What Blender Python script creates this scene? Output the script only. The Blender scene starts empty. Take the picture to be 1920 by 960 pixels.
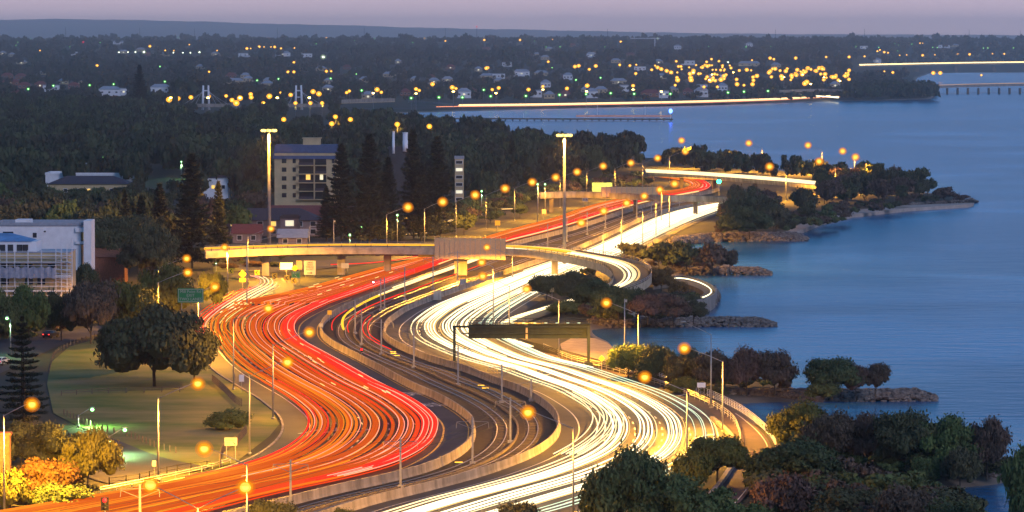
import bpy, math, random
import numpy as np
from mathutils import Vector, Matrix

R = math.radians
SC = bpy.context.scene
COL = SC.collection
rnd = random.Random(7)

# ---------------------------------------------------------------- camera
H = 60.0            # eye height above the freeway
F = 7500.0          # focal length in pixels of the 1920 wide photograph
PITCH = math.atan(412.0 / F)
cam_d = bpy.data.cameras.new('camera')
cam = bpy.data.objects.new('camera', cam_d)
COL.objects.link(cam)
cam.location = (0, 0, H)
cam.rotation_euler = (math.pi / 2 - PITCH, 0, 0)
cam_d.lens = 36.0 * F / 1920.0
cam_d.sensor_width = 36.0
cam_d.clip_start = 1.0
cam_d.clip_end = 120000.0
SC.camera = cam

# ---------------------------------------------------------------- world: dusk sky
W = bpy.data.worlds.new('World')
SC.world = W
W.use_nodes = True
nt = W.node_tree
nt.nodes.clear()
out = nt.nodes.new('ShaderNodeOutputWorld')
bg = nt.nodes.new('ShaderNodeBackground')
tc = nt.nodes.new('ShaderNodeTexCoord')
sep = nt.nodes.new('ShaderNodeSeparateXYZ')
ramp = nt.nodes.new('ShaderNodeValToRGB')
nt.links.new(tc.outputs['Generated'], sep.inputs[0])
nt.links.new(sep.outputs['Z'], ramp.inputs[0])
el = ramp.color_ramp.elements
SKY = [(0.0, (1.25, 0.92, 0.98)), (0.003, (1.15, 0.86, 0.95)), (0.009, (0.90, 0.67, 0.76)), (0.03, (0.56, 0.52, 0.76)),
       (0.10, (0.07, 0.29, 0.62)), (0.30, (0.045, 0.20, 0.48)), (1.0, (0.045, 0.11, 0.30))]
el[0].position, el[0].color = SKY[0][0], SKY[0][1] + (1,)
el[1].position, el[1].color = SKY[-1][0], SKY[-1][1] + (1,)
for p_, c_ in SKY[1:-1]:
    e_ = el.new(p_)
    e_.color = c_ + (1,)
sky = nt.nodes.new('ShaderNodeTexSky')
sky.sky_type = 'NISHITA'
sky.sun_disc = False
sky.sun_elevation = R(3)
sky.sun_rotation = R(110)
mul = nt.nodes.new('ShaderNodeVectorMath')
mul.operation = 'SCALE'
mul.inputs[3].default_value = 0.01
nt.links.new(sky.outputs[0], mul.inputs[0])
add = nt.nodes.new('ShaderNodeVectorMath')
add.operation = 'ADD'
nt.links.new(ramp.outputs[0], add.inputs[0])
nt.links.new(mul.outputs[0], add.inputs[1])
nt.links.new(add.outputs[0], bg.inputs[0])
bg.inputs[1].default_value = 0.92
nt.links.new(bg.outputs[0], out.inputs[0])

# the last glow of the west, low on the right
sun_d = bpy.data.lights.new('sun', 'SUN')
sun_d.energy = 1.0
sun_d.angle = R(14)
sun_d.color = (0.85, 0.80, 1.0)
sun = bpy.data.objects.new('sun', sun_d)
COL.objects.link(sun)
sun.rotation_euler = (R(62), 0, R(38))

SC.view_settings.view_transform = 'Standard'
SC.view_settings.look = 'None'
SC.view_settings.exposure = 0.14
SC.view_settings.gamma = 1.0
SC.render.engine = 'CYCLES'
cy = SC.cycles
cy.use_denoising = True
cy.denoiser = 'OPENIMAGEDENOISE'
cy.denoising_input_passes = 'RGB_ALBEDO_NORMAL'
cy.max_bounces = 5
cy.diffuse_bounces = 2
cy.glossy_bounces = 3
cy.transmission_bounces = 2
cy.volume_bounces = 1
cy.transparent_max_bounces = 8
cy.sample_clamp_indirect = 6.0
cy.sample_clamp_direct = 0.0
cy.caustics_reflective = False
cy.caustics_refractive = False
cy.use_light_tree = True
cy.volume_step_rate = 10
cy.filter_width = 1.5

CP, SP = math.cos(PITCH), math.sin(PITCH)


def ray(px, py):
    """direction through a pixel of the photograph, scaled to y = 1"""
    v = -(py - 480.0)
    d = (px - 960.0, F * CP + v * SP, -F * SP + v * CP)
    return d[0] / d[1], 1.0, d[2] / d[1]


def G(px, py, z=0.0):
    """point at height z seen at a pixel"""
    dx, _, dz = ray(px, py)
    D = (z - H) / dz
    return Vector((dx * D, D, z))


def Zat(px, py, D):
    """point at ground distance D seen at a pixel"""
    dx, _, dz = ray(px, py)
    return Vector((dx * D, D, H + dz * D))


def mpp(p):
    """metres per photo pixel at a point"""
    return p[1] / F


# ---------------------------------------------------------------- tags and objects
def tag(o, label=None, cat=None, group=None, kind=None):
    if label: o['label'] = label
    if cat: o['category'] = cat
    if group: o['group'] = group
    if kind: o['kind'] = kind
    return o


def empty(name, loc, label, cat, group=None, rz=0.0):
    o = bpy.data.objects.new(name, None)
    COL.objects.link(o)
    o.location = loc
    o.rotation_euler = (0, 0, rz)
    o.empty_display_size = 0.5
    return tag(o, label, cat, group)


class MB:
    """collects shapes and links them as ONE mesh object"""
    def __init__(s):
        s.v, s.f, s.m = [], [], []

    def add(s, vs, fs, mi=0):
        b = len(s.v)
        s.v += [tuple(p) for p in vs]
        s.f += [tuple(b + i for i in f) for f in fs]
        s.m += [mi] * len(fs)
        return s

    def box(s, c, d, rz=0.0, mi=0, taper=1.0):
        cx, cy_, cz = c
        hx, hy, hz = d[0] / 2, d[1] / 2, d[2] / 2
        ca, sa = math.cos(rz), math.sin(rz)
        vs = []
        for z, t in ((-hz, 1.0), (hz, taper)):
            for x, y in ((-hx, -hy), (hx, -hy), (hx, hy), (-hx, hy)):
                x *= t; y *= t
                vs.append((cx + x * ca - y * sa, cy_ + x * sa + y * ca, cz + z))
        return s.add(vs, [(3, 2, 1, 0), (4, 5, 6, 7), (0, 1, 5, 4), (1, 2, 6, 5), (2, 3, 7, 6), (3, 0, 4, 7)], mi)

    def tube(s, pts, r, n=6, mi=0, cap=True):
        pts = [Vector(p) for p in pts]
        rs = r if isinstance(r, (list, tuple)) else [r] * len(pts)
        rings = []
        for i, p in enumerate(pts):
            d = (pts[min(i + 1, len(pts) - 1)] - pts[max(i - 1, 0)])
            d = d.normalized() if d.length > 1e-9 else Vector((0, 0, 1))
            a = Vector((0, 0, 1)) if abs(d.z) < 0.9 else Vector((1, 0, 0))
            u = d.cross(a).normalized(); w = d.cross(u).normalized()
            rings.append([p + (u * math.cos(2 * math.pi * k / n) + w * math.sin(2 * math.pi * k / n)) * rs[i] for k in range(n)])
        vs = [q for ring in rings for q in ring]
        fs = []
        for i in range(len(pts) - 1):
            for k in range(n):
                k2 = (k + 1) % n
                fs.append((i * n + k, i * n + k2, (i + 1) * n + k2, (i + 1) * n + k))
        if cap:
            fs.append(tuple(range(n - 1, -1, -1)))
            fs.append(tuple((len(pts) - 1) * n + k for k in range(n)))
        return s.add(vs, fs, mi)

    def strip(s, A, B, mi=0):
        """sheet between two polylines (left A, right B), facing up"""
        n = len(A)
        vs = [tuple(p) for p in A] + [tuple(p) for p in B]
        return s.add(vs, [(i, n + i, n + i + 1, i + 1) for i in range(n - 1)], mi)

    def slab(s, A, B, h, mi=0):
        """closed slab between two polylines, thickness h downwards"""
        n = len(A)
        lo = lambda P: [(p[0], p[1], p[2] - h) for p in P]
        vs = [tuple(p) for p in A] + [tuple(p) for p in B] + lo(A) + lo(B)
        fs = []
        for i in range(n - 1):
            fs += [(i, n + i, n + i + 1, i + 1), (2 * n + i + 1, 3 * n + i + 1, 3 * n + i, 2 * n + i),
                   (i, i + 1, 2 * n + i + 1, 2 * n + i), (n + i + 1, n + i, 3 * n + i, 3 * n + i + 1)]
        fs += [(0, 2 * n, 3 * n, n), (n - 1, 2 * n - 1, 4 * n - 1, 3 * n - 1)]
        return s.add(vs, fs, mi)

    def ell(s, c, r, nu=10, nv=6, mi=0, jit=0.0, rg=None):
        c = Vector(c)
        vs = [(c.x, c.y, c.z - r[2])]
        for j in range(1, nv):
            t = math.pi * j / nv - math.pi / 2
            for k in range(nu):
                a = 2 * math.pi * k / nu
                q = 1 + (rg.uniform(-jit, jit) if rg else 0)
                vs.append((c.x + r[0] * math.cos(t) * math.cos(a) * q, c.y + r[1] * math.cos(t) * math.sin(a) * q, c.z + r[2] * math.sin(t) * q))
        vs.append((c.x, c.y, c.z + r[2]))
        fs = []
        for k in range(nu):
            k2 = (k + 1) % nu
            fs.append((0, 1 + k2, 1 + k))
            for j in range(nv - 2):
                fs.append((1 + j * nu + k, 1 + j * nu + k2, 1 + (j + 1) * nu + k2, 1 + (j + 1) * nu + k))
            fs.append((1 + (nv - 2) * nu + k, 1 + (nv - 2) * nu + k2, len(vs) - 1))
        return s.add(vs, fs, mi)

    def mesh(s, name, mats, smooth=False):
        me = bpy.data.meshes.new(name)
        me.from_pydata(s.v, [], s.f)
        for m in (mats if isinstance(mats, (list, tuple)) else [mats]):
            me.materials.append(m)
        me.polygons.foreach_set('material_index', s.m)
        if smooth:
            me.polygons.foreach_set('use_smooth', [True] * len(s.f))
        me.update()
        return me

    def build(s, name, mats, parent=None, smooth=False):
        o = bpy.data.objects.new(name, s.mesh(name, mats, smooth))
        COL.objects.link(o)
        if parent is not None:
            o.parent = parent
        return o


def copy_tree(o, parent=None):
    c = o.copy()
    COL.objects.link(c)
    if parent is not None:
        c.parent = parent
    for ch in list(o.children):
        copy_tree(ch, c)
    return c


# ---------------------------------------------------------------- materials
MATS = {}


def mat(name, col, rough=0.8, metal=0.0, emit=None, es=0.0, var=0.25, scale=0.4, col2=None, bump=0.0, spec=0.3, sampling='NONE', stretch=None, bscale=None):
    if name in MATS:
        return MATS[name]
    m = bpy.data.materials.new(name)
    m.use_nodes = True
    t = m.node_tree
    b = t.nodes['Principled BSDF']
    b.inputs['Roughness'].default_value = rough
    b.inputs['Metallic'].default_value = metal
    b.inputs['Specular IOR Level'].default_value = spec
    tcn = t.nodes.new('ShaderNodeTexCoord')
    nz = t.nodes.new('ShaderNodeTexNoise')
    nz.inputs['Scale'].default_value = scale
    nz.inputs['Detail'].default_value = 6.0
    nz.inputs['Roughness'].default_value = 0.62
    src = tcn.outputs['Object']
    if stretch:
        mp = t.nodes.new('ShaderNodeMapping')
        mp.inputs['Scale'].default_value = stretch
        t.links.new(src, mp.inputs[0])
        src = mp.outputs[0]
    t.links.new(src, nz.inputs[0])
    rp = t.nodes.new('ShaderNodeValToRGB')
    c2 = col2 or tuple(min(1.0, c * (1 + var)) for c in col)
    c1 = col if col2 else tuple(c * (1 - var) for c in col)
    rp.color_ramp.elements[0].position = 0.34
    rp.color_ramp.elements[0].color = c1 + (1,)
    rp.color_ramp.elements[1].position = 0.66
    rp.color_ramp.elements[1].color = c2 + (1,)
    t.links.new(nz.outputs[0], rp.inputs[0])
    t.links.new(rp.outputs[0], b.inputs['Base Color'])
    if bump:
        bn = t.nodes.new('ShaderNodeBump')
        bn.inputs['Strength'].default_value = bump
        n2 = t.nodes.new('ShaderNodeTexNoise')
        n2.inputs['Scale'].default_value = bscale or scale * 6
        n2.inputs['Detail'].default_value = 4
        t.links.new(src, n2.inputs[0])
        t.links.new(n2.outputs[0], bn.inputs['Height'])
        t.links.new(bn.outputs[0], b.inputs['Normal'])
    if emit:
        b.inputs['Emission Color'].default_value = emit + (1,)
        b.inputs['Emission Strength'].default_value = es
        m.cycles.emission_sampling = sampling
    MATS[name] = m
    return m


def leaf_mat(name, ca, cb, cc):
    """leaf colour varies from tree to tree and from clump to clump"""
    m = bpy.data.materials.new(name)
    m.use_nodes = True
    t = m.node_tree
    b = t.nodes['Principled BSDF']
    b.inputs['Roughness'].default_value = 0.75
    b.inputs['Specular IOR Level'].default_value = 0.15
    oi = t.nodes.new('ShaderNodeObjectInfo')
    tcn = t.nodes.new('ShaderNodeTexCoord')
    nz = t.nodes.new('ShaderNodeTexNoise')
    nz.inputs['Scale'].default_value = 0.55
    nz.inputs['Detail'].default_value = 5
    t.links.new(tcn.outputs['Object'], nz.inputs[0])
    rp = t.nodes.new('ShaderNodeValToRGB')
    rp.color_ramp.elements[0].position = 0.35
    rp.color_ramp.elements[0].color = ca + (1,)
    rp.color_ramp.elements[1].position = 0.68
    rp.color_ramp.elements[1].color = cb + (1,)
    t.links.new(nz.outputs[0], rp.inputs[0])
    mx = t.nodes.new('ShaderNodeMixRGB')
    mx.inputs[2].default_value = cc + (1,)
    ml = t.nodes.new('ShaderNodeMath')
    ml.operation = 'MULTIPLY'
    ml.inputs[1].default_value = 0.7
    t.links.new(oi.outputs['Random'], ml.inputs[0])
    t.links.new(ml.outputs[0], mx.inputs[0])
    t.links.new(rp.outputs[0], mx.inputs[1])
    t.links.new(mx.outputs[0], b.inputs['Base Color'])
    MATS[name] = m
    return m


M_asph = mat('asphalt', (0.048, 0.045, 0.045), 0.75, scale=0.12, var=0.28, bump=0.15, bscale=3)
M_asph2 = mat('side_road_asphalt', (0.050, 0.048, 0.052), 0.8, scale=0.2, var=0.25)
M_conc = mat('concrete', (0.27, 0.235, 0.20), 0.85, scale=0.5, var=0.42, bump=0.2, stretch=(1, 1, .25))
mat('pale_parapet_concrete', (0.42, 0.34, 0.24), 0.85, scale=0.5, var=0.25)
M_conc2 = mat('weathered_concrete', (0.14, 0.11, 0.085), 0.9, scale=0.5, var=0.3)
M_paint = mat('white_road_paint', (0.62, 0.60, 0.55), 0.6, scale=2, var=0.15)
M_ypaint = mat('yellow_road_paint', (0.60, 0.42, 0.05), 0.6, scale=2, var=0.15)
M_ball = mat('rail_ballast', (0.040, 0.028, 0.020), 0.95, scale=1.2, var=0.5, bump=0.5)
M_rail = mat('rail_steel', (0.38, 0.33, 0.28), 0.3, 0.9, scale=1, var=0.1)
M_steel = mat('galvanised_steel', (0.34, 0.34, 0.34), 0.5, 0.6, scale=2, var=0.12)
M_dsteel = mat('dark_painted_steel', (0.02, 0.03, 0.028), 0.6, 0.2, scale=1, var=0.3)
M_black = mat('black_rubber', (0.012, 0.012, 0.012), 0.8)
M_grass = mat('park_grass', (0.062, 0.115, 0.012), 0.95, scale=0.09, col2=(0.235, 0.195, 0.075), bump=0.3, bscale=1.5, stretch=(0.6, 1.0, 1))
M_sand = mat('sand', (0.36, 0.28, 0.19), 0.95, scale=0.4, var=0.2)
M_mulch = mat('verge_mulch', (0.036, 0.030, 0.018), 0.95, scale=0.3, var=0.4)
M_rock = mat('limestone_boulder', (0.045, 0.038, 0.034), 0.9, scale=1.3, col2=(0.26, 0.22, 0.185), bump=0.4)
M_bark = mat('bark', (0.075, 0.06, 0.045), 0.9, scale=2, var=0.35)
M_wall = mat('white_render', (0.78, 0.77, 0.78), 0.8, scale=0.5, var=0.08)
M_cream = mat('cream_render', (0.54, 0.41, 0.23), 0.8, scale=0.5, var=0.1)
M_brick = mat('red_brick', (0.24, 0.09, 0.05), 0.85, scale=3, var=0.3)
M_glass = mat('dark_window_glass', (0.02, 0.025, 0.035), 0.12, spec=0.6, var=0.1)
M_lit = mat('lit_window', (0.5, 0.35, 0.1), 0.5, emit=(1.0, 0.60, 0.12), es=1.1)
M_litw = mat('lit_pale_window', (0.5, 0.5, 0.4), 0.5, emit=(1.0, 0.88, 0.55), es=0.9)
M_roofb = mat('slate_blue_roof', (0.06, 0.085, 0.16), 0.7, scale=1, var=0.15)
M_roofr = mat('red_tile_roof', (0.20, 0.055, 0.045), 0.8, scale=2, var=0.2)
M_roofd = mat('dark_tile_roof', (0.06, 0.052, 0.065), 0.8, scale=2, var=0.2)
M_roofg = mat('grey_metal_roof', (0.30, 0.33, 0.38), 0.5, scale=1, var=0.12)
M_sgreen = mat('sign_green', (0.02, 0.20, 0.06), 0.5, var=0.08)
M_swhite = mat('sign_white', (0.42, 0.41, 0.36), 0.5, var=0.05)
M_syellow = mat('sign_yellow', (0.75, 0.48, 0.04), 0.5, var=0.05)
M_sblack = mat('sign_black', (0.015, 0.015, 0.015), 0.5)
M_wood = mat('weathered_wood', (0.13, 0.10, 0.075), 0.9, scale=3, var=0.3)
M_screen = mat('tan_mesh_screen', (0.62, 0.40, 0.22), 0.8, scale=2, var=0.12, stretch=(4, 4, 1))
M_lampmast = mat('grey_mast_steel', (0.20, 0.19, 0.20), 0.6, 0.2)
M_mast = mat('white_painted_steel', (0.75, 0.75, 0.78), 0.5, var=0.05)

L_green = leaf_mat('leaves_green', (0.045, 0.075, 0.024), (0.150, 0.205, 0.060), (0.085, 0.090, 0.042))
L_dark = leaf_mat('leaves_dark', (0.026, 0.042, 0.018), (0.090, 0.118, 0.048), (0.088, 0.074, 0.044))
L_russ = leaf_mat('leaves_russet', (0.062, 0.040, 0.032), (0.190, 0.110, 0.085), (0.092, 0.078, 0.050))
L_olive = leaf_mat('leaves_olive', (0.060, 0.075, 0.018), (0.150, 0.150, 0.035), (0.110, 0.100, 0.028))
L_orange = leaf_mat('leaves_orange', (0.11, 0.065, 0.02), (0.27, 0.13, 0.04), (0.16, 0.10, 0.035))  # on the loop ramp shrubs, lamp light's orange put into the leaf colour
L_pine = leaf_mat('leaves_pine', (0.020, 0.030, 0.018), (0.048, 0.058, 0.030), (0.040, 0.042, 0.028))
L_wood = leaf_mat('leaves_wood', (0.014, 0.026, 0.012), (0.060, 0.085, 0.034), (0.04, 0.05, 0.03))
L_wood3 = leaf_mat('leaves_wood_light', (0.030, 0.048, 0.018), (0.130, 0.160, 0.060), (0.06, 0.07, 0.035))
L_wood2 = leaf_mat('leaves_wood_brown', (0.024, 0.022, 0.014), (0.070, 0.058, 0.040), (0.04, 0.05, 0.03))
L_far = leaf_mat('leaves_far', (0.020, 0.030, 0.020), (0.060, 0.070, 0.040), (0.045, 0.045, 0.035))

# lamp glass: sodium, mercury, white, red, blue, green
def glow(name, c, s):
    return mat(name, c, 0.5, emit=c, es=s, var=0.02)
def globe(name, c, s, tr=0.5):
    """globe that gives a lamp its halo of glow: part clear, part emitting"""
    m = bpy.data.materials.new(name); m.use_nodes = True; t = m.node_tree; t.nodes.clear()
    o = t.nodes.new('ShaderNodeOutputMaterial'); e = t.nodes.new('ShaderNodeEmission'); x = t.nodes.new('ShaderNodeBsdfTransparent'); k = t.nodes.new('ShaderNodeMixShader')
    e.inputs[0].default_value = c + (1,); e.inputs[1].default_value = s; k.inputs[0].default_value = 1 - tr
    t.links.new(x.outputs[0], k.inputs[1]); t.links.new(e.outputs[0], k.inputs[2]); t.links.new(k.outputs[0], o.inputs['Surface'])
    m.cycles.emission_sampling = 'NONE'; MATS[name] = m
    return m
G_sod = globe('amber_glow_globe', (1.0, 0.66, 0.13), 3.0, .1)
G_hal = [globe('amber_halo_inner', (1.0, 0.46, 0.01), 1.3, .40), globe('amber_halo_middle', (1.0, 0.34, 0.006), 1.1, .68), globe('amber_halo_outer', (1.0, 0.26, 0.004), 1.0, .84)]
G_sodf = globe('far_amber_glow_globe', (1.0, 0.40, 0.015), 1.8, .15)
G_mer = globe('green_glow_globe', (0.16, 0.9, 0.12), .5, .5)
G_wht = globe('pale_glow_globe', (0.75, 0.95, 0.6), .5, .5)
E_sod = glow('sodium_lamp_glass', (1.0, 0.62, 0.12), 30)
E_mer = glow('mercury_lamp_glass', (0.35, 1.0, 0.30), 14)
E_wht = glow('white_lamp_glass', (0.95, 1.0, 0.85), 30)
E_red = glow('red_lamp_glass', (1.0, 0.012, 0.015), 4)
E_blu = glow('blue_lamp_glass', (0.05, 0.12, 1.0), 14)
E_grn = glow('green_signal_glass', (0.02, 1.0, 0.45), 12)


# ---------------------------------------------------------------- smooth row tables
class Row:
    """x of a line along the freeway as a smooth function of the photo row; used only to lay the plan out on the ground"""
    def __init__(s, pts):
        pts = sorted(pts)
        s.y = np.array([p[0] for p in pts], float)
        s.x = np.array([p[1] for p in pts], float)
        h = np.diff(s.y); d = np.diff(s.x) / h
        m = np.zeros(len(s.y))
        m[1:-1] = (d[:-1] * h[1:] + d[1:] * h[:-1]) / (h[1:] + h[:-1])
        m[0], m[-1] = d[0], d[-1]
        s.m = m

    def __call__(s, y):
        i = int(np.clip(np.searchsorted(s.y, y) - 1, 0, len(s.y) - 2))
        h = s.y[i + 1] - s.y[i]
        t = (y - s.y[i]) / h
        if t < 0: return float(s.x[0] + s.m[0] * (y - s.y[0]))
        if t > 1: return float(s.x[-1] + s.m[-1] * (y - s.y[-1]))
        return float((2 * t**3 - 3 * t**2 + 1) * s.x[i] + (t**3 - 2 * t**2 + t) * h * s.m[i] + (-2 * t**3 + 3 * t**2) * s.x[i + 1] + (t**3 - t**2) * h * s.m[i + 1])


XL = Row([(1100, -1050), (1000, -260), (960, -10), (925, 200), (900, 325), (885, 392), (868, 447), (850, 486), (832, 512), (812, 529), (795, 532), (780, 526), (765, 511),
          (745, 485), (725, 452), (700, 412), (670, 380), (640, 362), (613, 356), (595, 366), (575, 420), (560, 500), (547, 560), (530, 622), (512, 688), (495, 757),
          (475, 830), (460, 878), (445, 918), (426, 985), (413, 1036), (400, 1072), (390, 1103), (378, 1152), (368, 1206), (362, 1250), (357, 1278), (350, 1290), (343, 1282), (337, 1255), (330, 1198)])
XA = Row([(1100, -200), (1000, 340), (960, 500), (945, 552), (923, 640), (905, 722), (885, 797), (860, 852), (840, 877), (815, 888), (795, 885), (773, 860), (750, 820),
          (730, 775), (693, 706), (667, 657), (650, 625), (635, 607), (620, 602), (605, 608), (590, 630), (575, 660), (560, 697), (545, 736), (530, 776), (515, 818),
          (500, 857), (485, 895), (470, 936), (455, 985), (440, 1045), (422, 1105), (405, 1155), (390, 1203), (378, 1250), (368, 1300), (362, 1333), (356, 1350), (349, 1352), (343, 1340), (336, 1305), (330, 1252)])
XB = Row([(1100, 180), (1000, 530), (960, 652), (945, 702), (930, 762), (915, 822), (900, 878), (880, 940), (860, 990), (840, 1024), (820, 1043), (803, 1048), (780, 1040), (753, 1007),
          (733, 970), (717, 925), (697, 873), (677, 807), (657, 757), (640, 727), (622, 720), (609, 726), (599, 738), (580, 768), (563, 810), (545, 862), (526, 914), (511, 956),
          (490, 1020), (474, 1069), (455, 1115), (434, 1160), (407, 1222), (395, 1265), (386, 1318), (378, 1360), (370, 1395)])
XW = Row([(1100, 480), (1000, 930), (960, 1080), (930, 1175), (900, 1262), (880, 1304), (860, 1333), (835, 1347), (811, 1345), (790, 1335), (768, 1306), (746, 1262), (717, 1180),
          (695, 1112), (679, 1046), (662, 1003), (645, 968), (628, 938), (610, 930), (595, 945), (575, 975), (560, 1000), (545, 1025), (530, 1052), (515, 1082), (500, 1115), (485, 1152),
          (470, 1186), (455, 1215), (440, 1246), (425, 1277), (410, 1312), (400, 1338), (390, 1362), (380, 1392), (370, 1425)])


def rows(y0, y1, step=3.0):
    n = max(2, int(abs(y1 - y0) / step) + 1)
    return [y0 + (y1 - y0) * i / (n - 1) for i in range(n)]


def line(fn, ys, off=0.0, z=0.0):
    """polyline on the ground along fn, moved off metres to the right"""
    P = []
    for y in ys:
        p = G(fn(y), y, z)
        p.x += off
        P.append(p)
    return P


def between(f0, f1, t, ys, off=0.0, z=0.0):
    return [(lambda p: Vector((p.x + off, p.y, z)))(G(f0(y) * (1 - t) + f1(y) * t, y, 0.0)) for y in ys]

# ================================================================ the setting
SHORE = [(2100, 1400), (1850, 1000), (1830, 952), (1780, 935), (1735, 920), (1800, 914), (1885, 908), (1897, 892), (1885, 862), (1800, 828), (1700, 806), (1560, 792), (1480, 800), (1445, 806), (1428, 790), (1405, 775), (1370, 758),
         (1440, 754), (1560, 752), (1655, 750), (1655, 746), (1500, 740), (1480, 722), (1400, 712), (1250, 697), (1165, 674), (1152, 655), (1140, 641), (1112, 628), (1108, 616), (1200, 612), (1290, 606), (1300, 590), (1338, 572), (1346, 560), (1346, 548), (1322, 534), (1290, 526), (1270, 520), (1300, 514), (1375, 509),
         (1375, 497), (1330, 486), (1275, 472), (1268, 457), (1330, 450), (1400, 446), (1465, 444), (1482, 440), (1508, 428), (1542, 414), (1600, 400), (1700, 389), (1820, 382), (1832, 379), (1812, 375),
         (1750, 366), (1700, 355), (1610, 337), (1500, 326), (1400, 317), (1300, 306), (1200, 297), (1100, 285), (1000, 272), (900, 262), (800, 252), (740, 245), (690, 232), (662, 222), (690, 216), (740, 213),
         (850, 209), (1000, 205), (1200, 200.5), (1400, 195.5), (1560, 190), (1650, 189), (1745, 186), (1750, 180), (1735, 168), (1715, 158), (1720, 146), (1745, 137), (1925, 136), (2500, 136)]
sp = [(G(a, b, -1.5).x, G(a, b, -1.5).y) for a, b in SHORE]
POLY = np.array([(60, 100)] + [(sp[0][0], 250)] + sp[1:] + [(9000, 6800), (9000, 40000), (-9000, 40000), (-9000, 100)])


def sdf(X, Y):
    """signed distance to the shoreline, positive on land"""
    x, y = X.ravel(), Y.ravel()
    best = np.full(x.shape, 1e18)
    ins = np.zeros(x.shape, bool)
    n = len(POLY)
    for i in range(n):
        ax, ay = POLY[i]; bx, by = POLY[(i + 1) % n]
        dx, dy = bx - ax, by - ay
        t = np.clip(((x - ax) * dx + (y - ay) * dy) / (dx * dx + dy * dy + 1e-9), 0, 1)
        best = np.minimum(best, (x - ax - t * dx) ** 2 + (y - ay - t * dy) ** 2)
        c = ((ay > y) != (by > y)) & (x < (bx - ax) * (y - ay) / (by - ay + 1e-12) + ax)
        ins ^= c
    d = np.sqrt(best)
    return np.where(ins, d, -d).reshape(X.shape)


def sm(t):
    t = np.clip(t, 0, 1)
    return t * t * (3 - 2 * t)


def landz(X, Y):
    """height of the open country: flat river plain, then a low rise"""
    px = X / np.maximum(Y, 1) * F
    start = 4100 + 2900 * sm((px - 560) / 160)
    rise = 44 * sm((Y - start) / (10200 - start))
    roll = (np.sin(X / 310 + 1.3) * np.cos(Y / 520) + 0.6 * np.sin(X / 140 + Y / 330)) * 3.5 * sm((Y - 4600) / 1500)
    return rise + roll * np.where(px > 560, sm((Y - 7000) / 1500), 1.0)


def ground_z(x, y):
    X, Y = np.array([float(x)]), np.array([float(y)])
    return float(landz(X, Y)[0])


def GT(px, py, up=0.0):
    """point on the open country seen at a pixel (optionally up metres above it)"""
    dx, _, dz = ray(px, py)
    if py > 215:
        p = G(px, py, up)
        return Vector((p.x, p.y, up))
    D = 3000.0
    while D < 14000:
        if H + dz * D <= ground_z(dx * D, D) + up:
            break
        D += 20
    return Vector((dx * D, D, ground_z(dx * D, D) + up))


NR, NC = 560, 380
ds = 150 * (34000 / 150.0) ** (np.arange(NR) / (NR - 1))
us = np.sinh(np.linspace(-1, 1, NC) * 1.5) / math.sinh(1.5) * 0.30
Dg, Ug = np.meshgrid(ds, us, indexing='ij')
Xg = Ug * Dg
S = sdf(Xg, Dg)
Zl = landz(Xg, Dg) - 0.16
Zg = np.where(S > 0, np.minimum(Zl, -1.5 + S * 0.32), -1.5 + np.maximum(S * 0.25, -2.5))
gv = np.stack([Xg, Dg, Zg], -1).reshape(-1, 3)
idx = np.arange(NR * NC).reshape(NR, NC)
quads = np.stack([idx[:-1, :-1], idx[:-1, 1:], idx[1:, 1:], idx[1:, :-1]], -1).reshape(-1, 4)


def np_mesh(name, verts, quads, mats, mi=None):
    me = bpy.data.meshes.new(name)
    k = quads.shape[1]
    me.vertices.add(len(verts)); me.vertices.foreach_set('co', np.asarray(verts, np.float32).ravel())
    me.loops.add(len(quads) * k); me.loops.foreach_set('vertex_index', np.asarray(quads, np.int32).ravel())
    me.polygons.add(len(quads))
    me.polygons.foreach_set('loop_start', np.arange(0, len(quads) * k, k, dtype=np.int32))
    me.polygons.foreach_set('loop_total', np.full(len(quads), k, np.int32))
    for m in mats: me.materials.append(m)
    if mi is not None: me.polygons.foreach_set('material_index', np.asarray(mi, np.int32))
    me.update(calc_edges=True)
    return me


def link(name, me, parent=None):
    o = bpy.data.objects.new(name, me)
    COL.objects.link(o)
    if parent is not None: o.parent = parent
    return o


# ground material: grass and leaf litter inland, sand at the water's edge
M_ground = mat('ground_earth', (0.030, 0.034, 0.018), 0.95, scale=0.02, col2=(0.062, 0.055, 0.032), bump=0.3, bscale=0.6)
t_ = M_ground.node_tree
geo = t_.nodes.new('ShaderNodeNewGeometry'); sz = t_.nodes.new('ShaderNodeSeparateXYZ')
mr = t_.nodes.new('ShaderNodeMapRange')
mr.inputs['From Min'].default_value = -0.9; mr.inputs['From Max'].default_value = -0.3
t_.links.new(geo.outputs['Position'], sz.inputs[0]); t_.links.new(sz.outputs['Z'], mr.inputs['Value'])
mxg = t_.nodes.new('ShaderNodeMixRGB'); mxg.inputs[1].default_value = (0.20, 0.165, 0.13, 1)
bs_ = t_.nodes['Principled BSDF']; old = bs_.inputs['Base Color'].links[0].from_socket
t_.links.new(mr.outputs[0], mxg.inputs[0]); t_.links.new(old, mxg.inputs[2]); t_.links.new(mxg.outputs[0], bs_.inputs['Base Color'])
g_ = link('ground', np_mesh('ground', gv, quads, [M_ground]))
tag(g_, kind='structure')

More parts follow.
